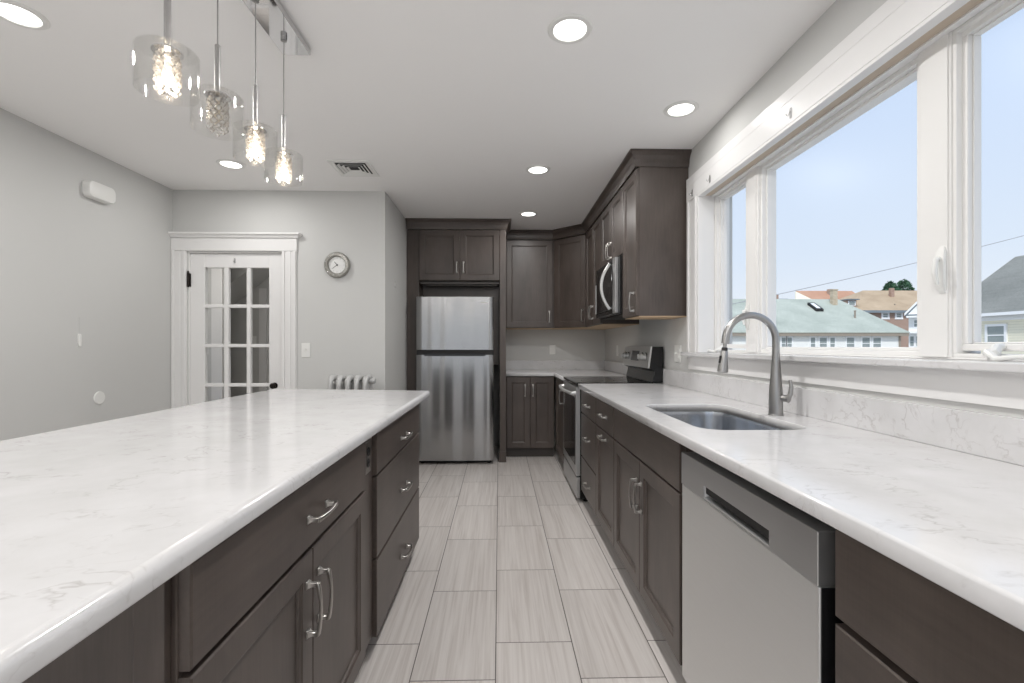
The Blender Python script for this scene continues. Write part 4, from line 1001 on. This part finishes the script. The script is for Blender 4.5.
# cream house close by on the right
B6 = thing('house', 'cream clapboard house with a steep grey roof seen through the right pane', 'house', (0, 0, -4))
wx = 26.35
link('wall', boxes((wx, wx + 9.2, 6.5, 27.0, 0, 6.85)), 'sidcream', B6)
bm = bmesh.new(); e6 = 6.93; rt = 5.0
loft(bm, [[(26.0, y, e6), (26.0 + rt, y, e6 + rt * 0.73), (26.0 + 2 * rt, y, e6), (26.0 + 2 * rt - 0.3, y, e6 - 0.12), (26.0 + rt, y, e6 + rt * 0.73 - 0.3), (26.3, y, e6 - 0.12)] for y in (6.0, 27.5)])
link('roof', bm, 'shgrey', B6)
bm = bmesh.new(); loft(bm, [[(wx + 0.01, y, 6.84), (31.0, y, 10.25), (wx + 9.19, y, 6.84)] for y in (6.6, 26.9)]); link('gable', bm, 'sidcream', B6)
link('gutter', boxes((25.86, 26.0, 6.0, 27.5, e6 - 0.14, e6 + 0.02)), 'exttrim', B6)
link('frieze', boxes((26.28, 26.35, 6.5, 27.0, 6.55, 6.80)), 'exttrim', B6)
bm = bmesh.new(); y0_, y1_, z0_, z1_ = 23.85, 24.70, 5.30, 6.25
for bb in ((26.27, 26.35, y0_ - .12, y1_ + .12, z1_, z1_ + .12), (26.24, 26.35, y0_ - .12, y1_ + .12, z0_ - .1, z0_), (26.27, 26.35, y0_ - .12, y0_, z0_, z1_), (26.27, 26.35, y1_, y1_ + .12, z0_, z1_), (26.29, 26.33, y0_, y1_, (z0_ + z1_) / 2 - .03, (z0_ + z1_) / 2 + .03)): box(bm, *bb)
wn_ = link('window', bm, 'exttrim', B6); link('pane', boxes((26.31, 26.345, y0_, y1_, z0_, z1_)), 'extglass', wn_)

# tree behind the brick house
tr = thing('tree', 'dark green tree rising behind the tan roof', 'tree', (0, 0, -4))
TY = 112.0; tx = 96.51
bm = bmesh.new(); tube(bm, [(tx, TY, 0), (tx, TY, 9), (tx - 1, TY, 15)], [0.5, 0.4, 0.15], 8); tube(bm, [(tx, TY, 8), (tx + 1.5, TY, 12), (tx + 2, TY, 16)], [0.3, 0.2, 0.1], 8); link('trunk', bm, 'bark', tr)
bm = bmesh.new(); rnd = random.Random(5)
for k in range(2600):
    lob = rnd.random() < 0.5
    c = (-1.5, 0, 17.5) if lob else (1.9, 0, 17.8); sr = (2.2, 2.0, 3.6) if lob else (2.5, 2.0, 3.8)
    th, ph, rr3 = rnd.uniform(0, 2 * PI), rnd.uniform(-1, 1), rnd.uniform(0.5, 1.0) ** 0.5
    hz = ph; hr = math.sqrt(1 - ph * ph) * (1.0 - 0.35 * max(0, ph))
    p = Vector((tx + c[0] + sr[0] * rr3 * hr * math.cos(th), TY + c[1] + sr[1] * rr3 * hr * math.sin(th), c[2] + sr[2] * rr3 * hz))
    u1 = Vector((rnd.gauss(0, 1), rnd.gauss(0, 1), rnd.gauss(0, 1))).normalized(); u2 = u1.orthogonal().normalized(); s = rnd.uniform(0.18, 0.42)
    bm.faces.new([bm.verts.new(p + u1 * s), bm.verts.new(p + u2 * s), bm.verts.new(p - u1 * s), bm.verts.new(p - u2 * s)])
link('foliage', bm, 'leaf', tr)

bm = bmesh.new(); P1_, P2_ = Vector((6.2, 15, 2.3)), Vector((19.5, 15, 5.45)); pts = []
for k in range(25):
    s = k / 24; p = P1_.lerp(P2_, s); p.z -= 0.5 * s * (1 - s); pts.append(p)
tube(bm, pts, 0.010, 6)
tag(link('overhead_wire', bm, 'wire'), 'thin grey overhead wire crossing the sky outside the window', 'wire')
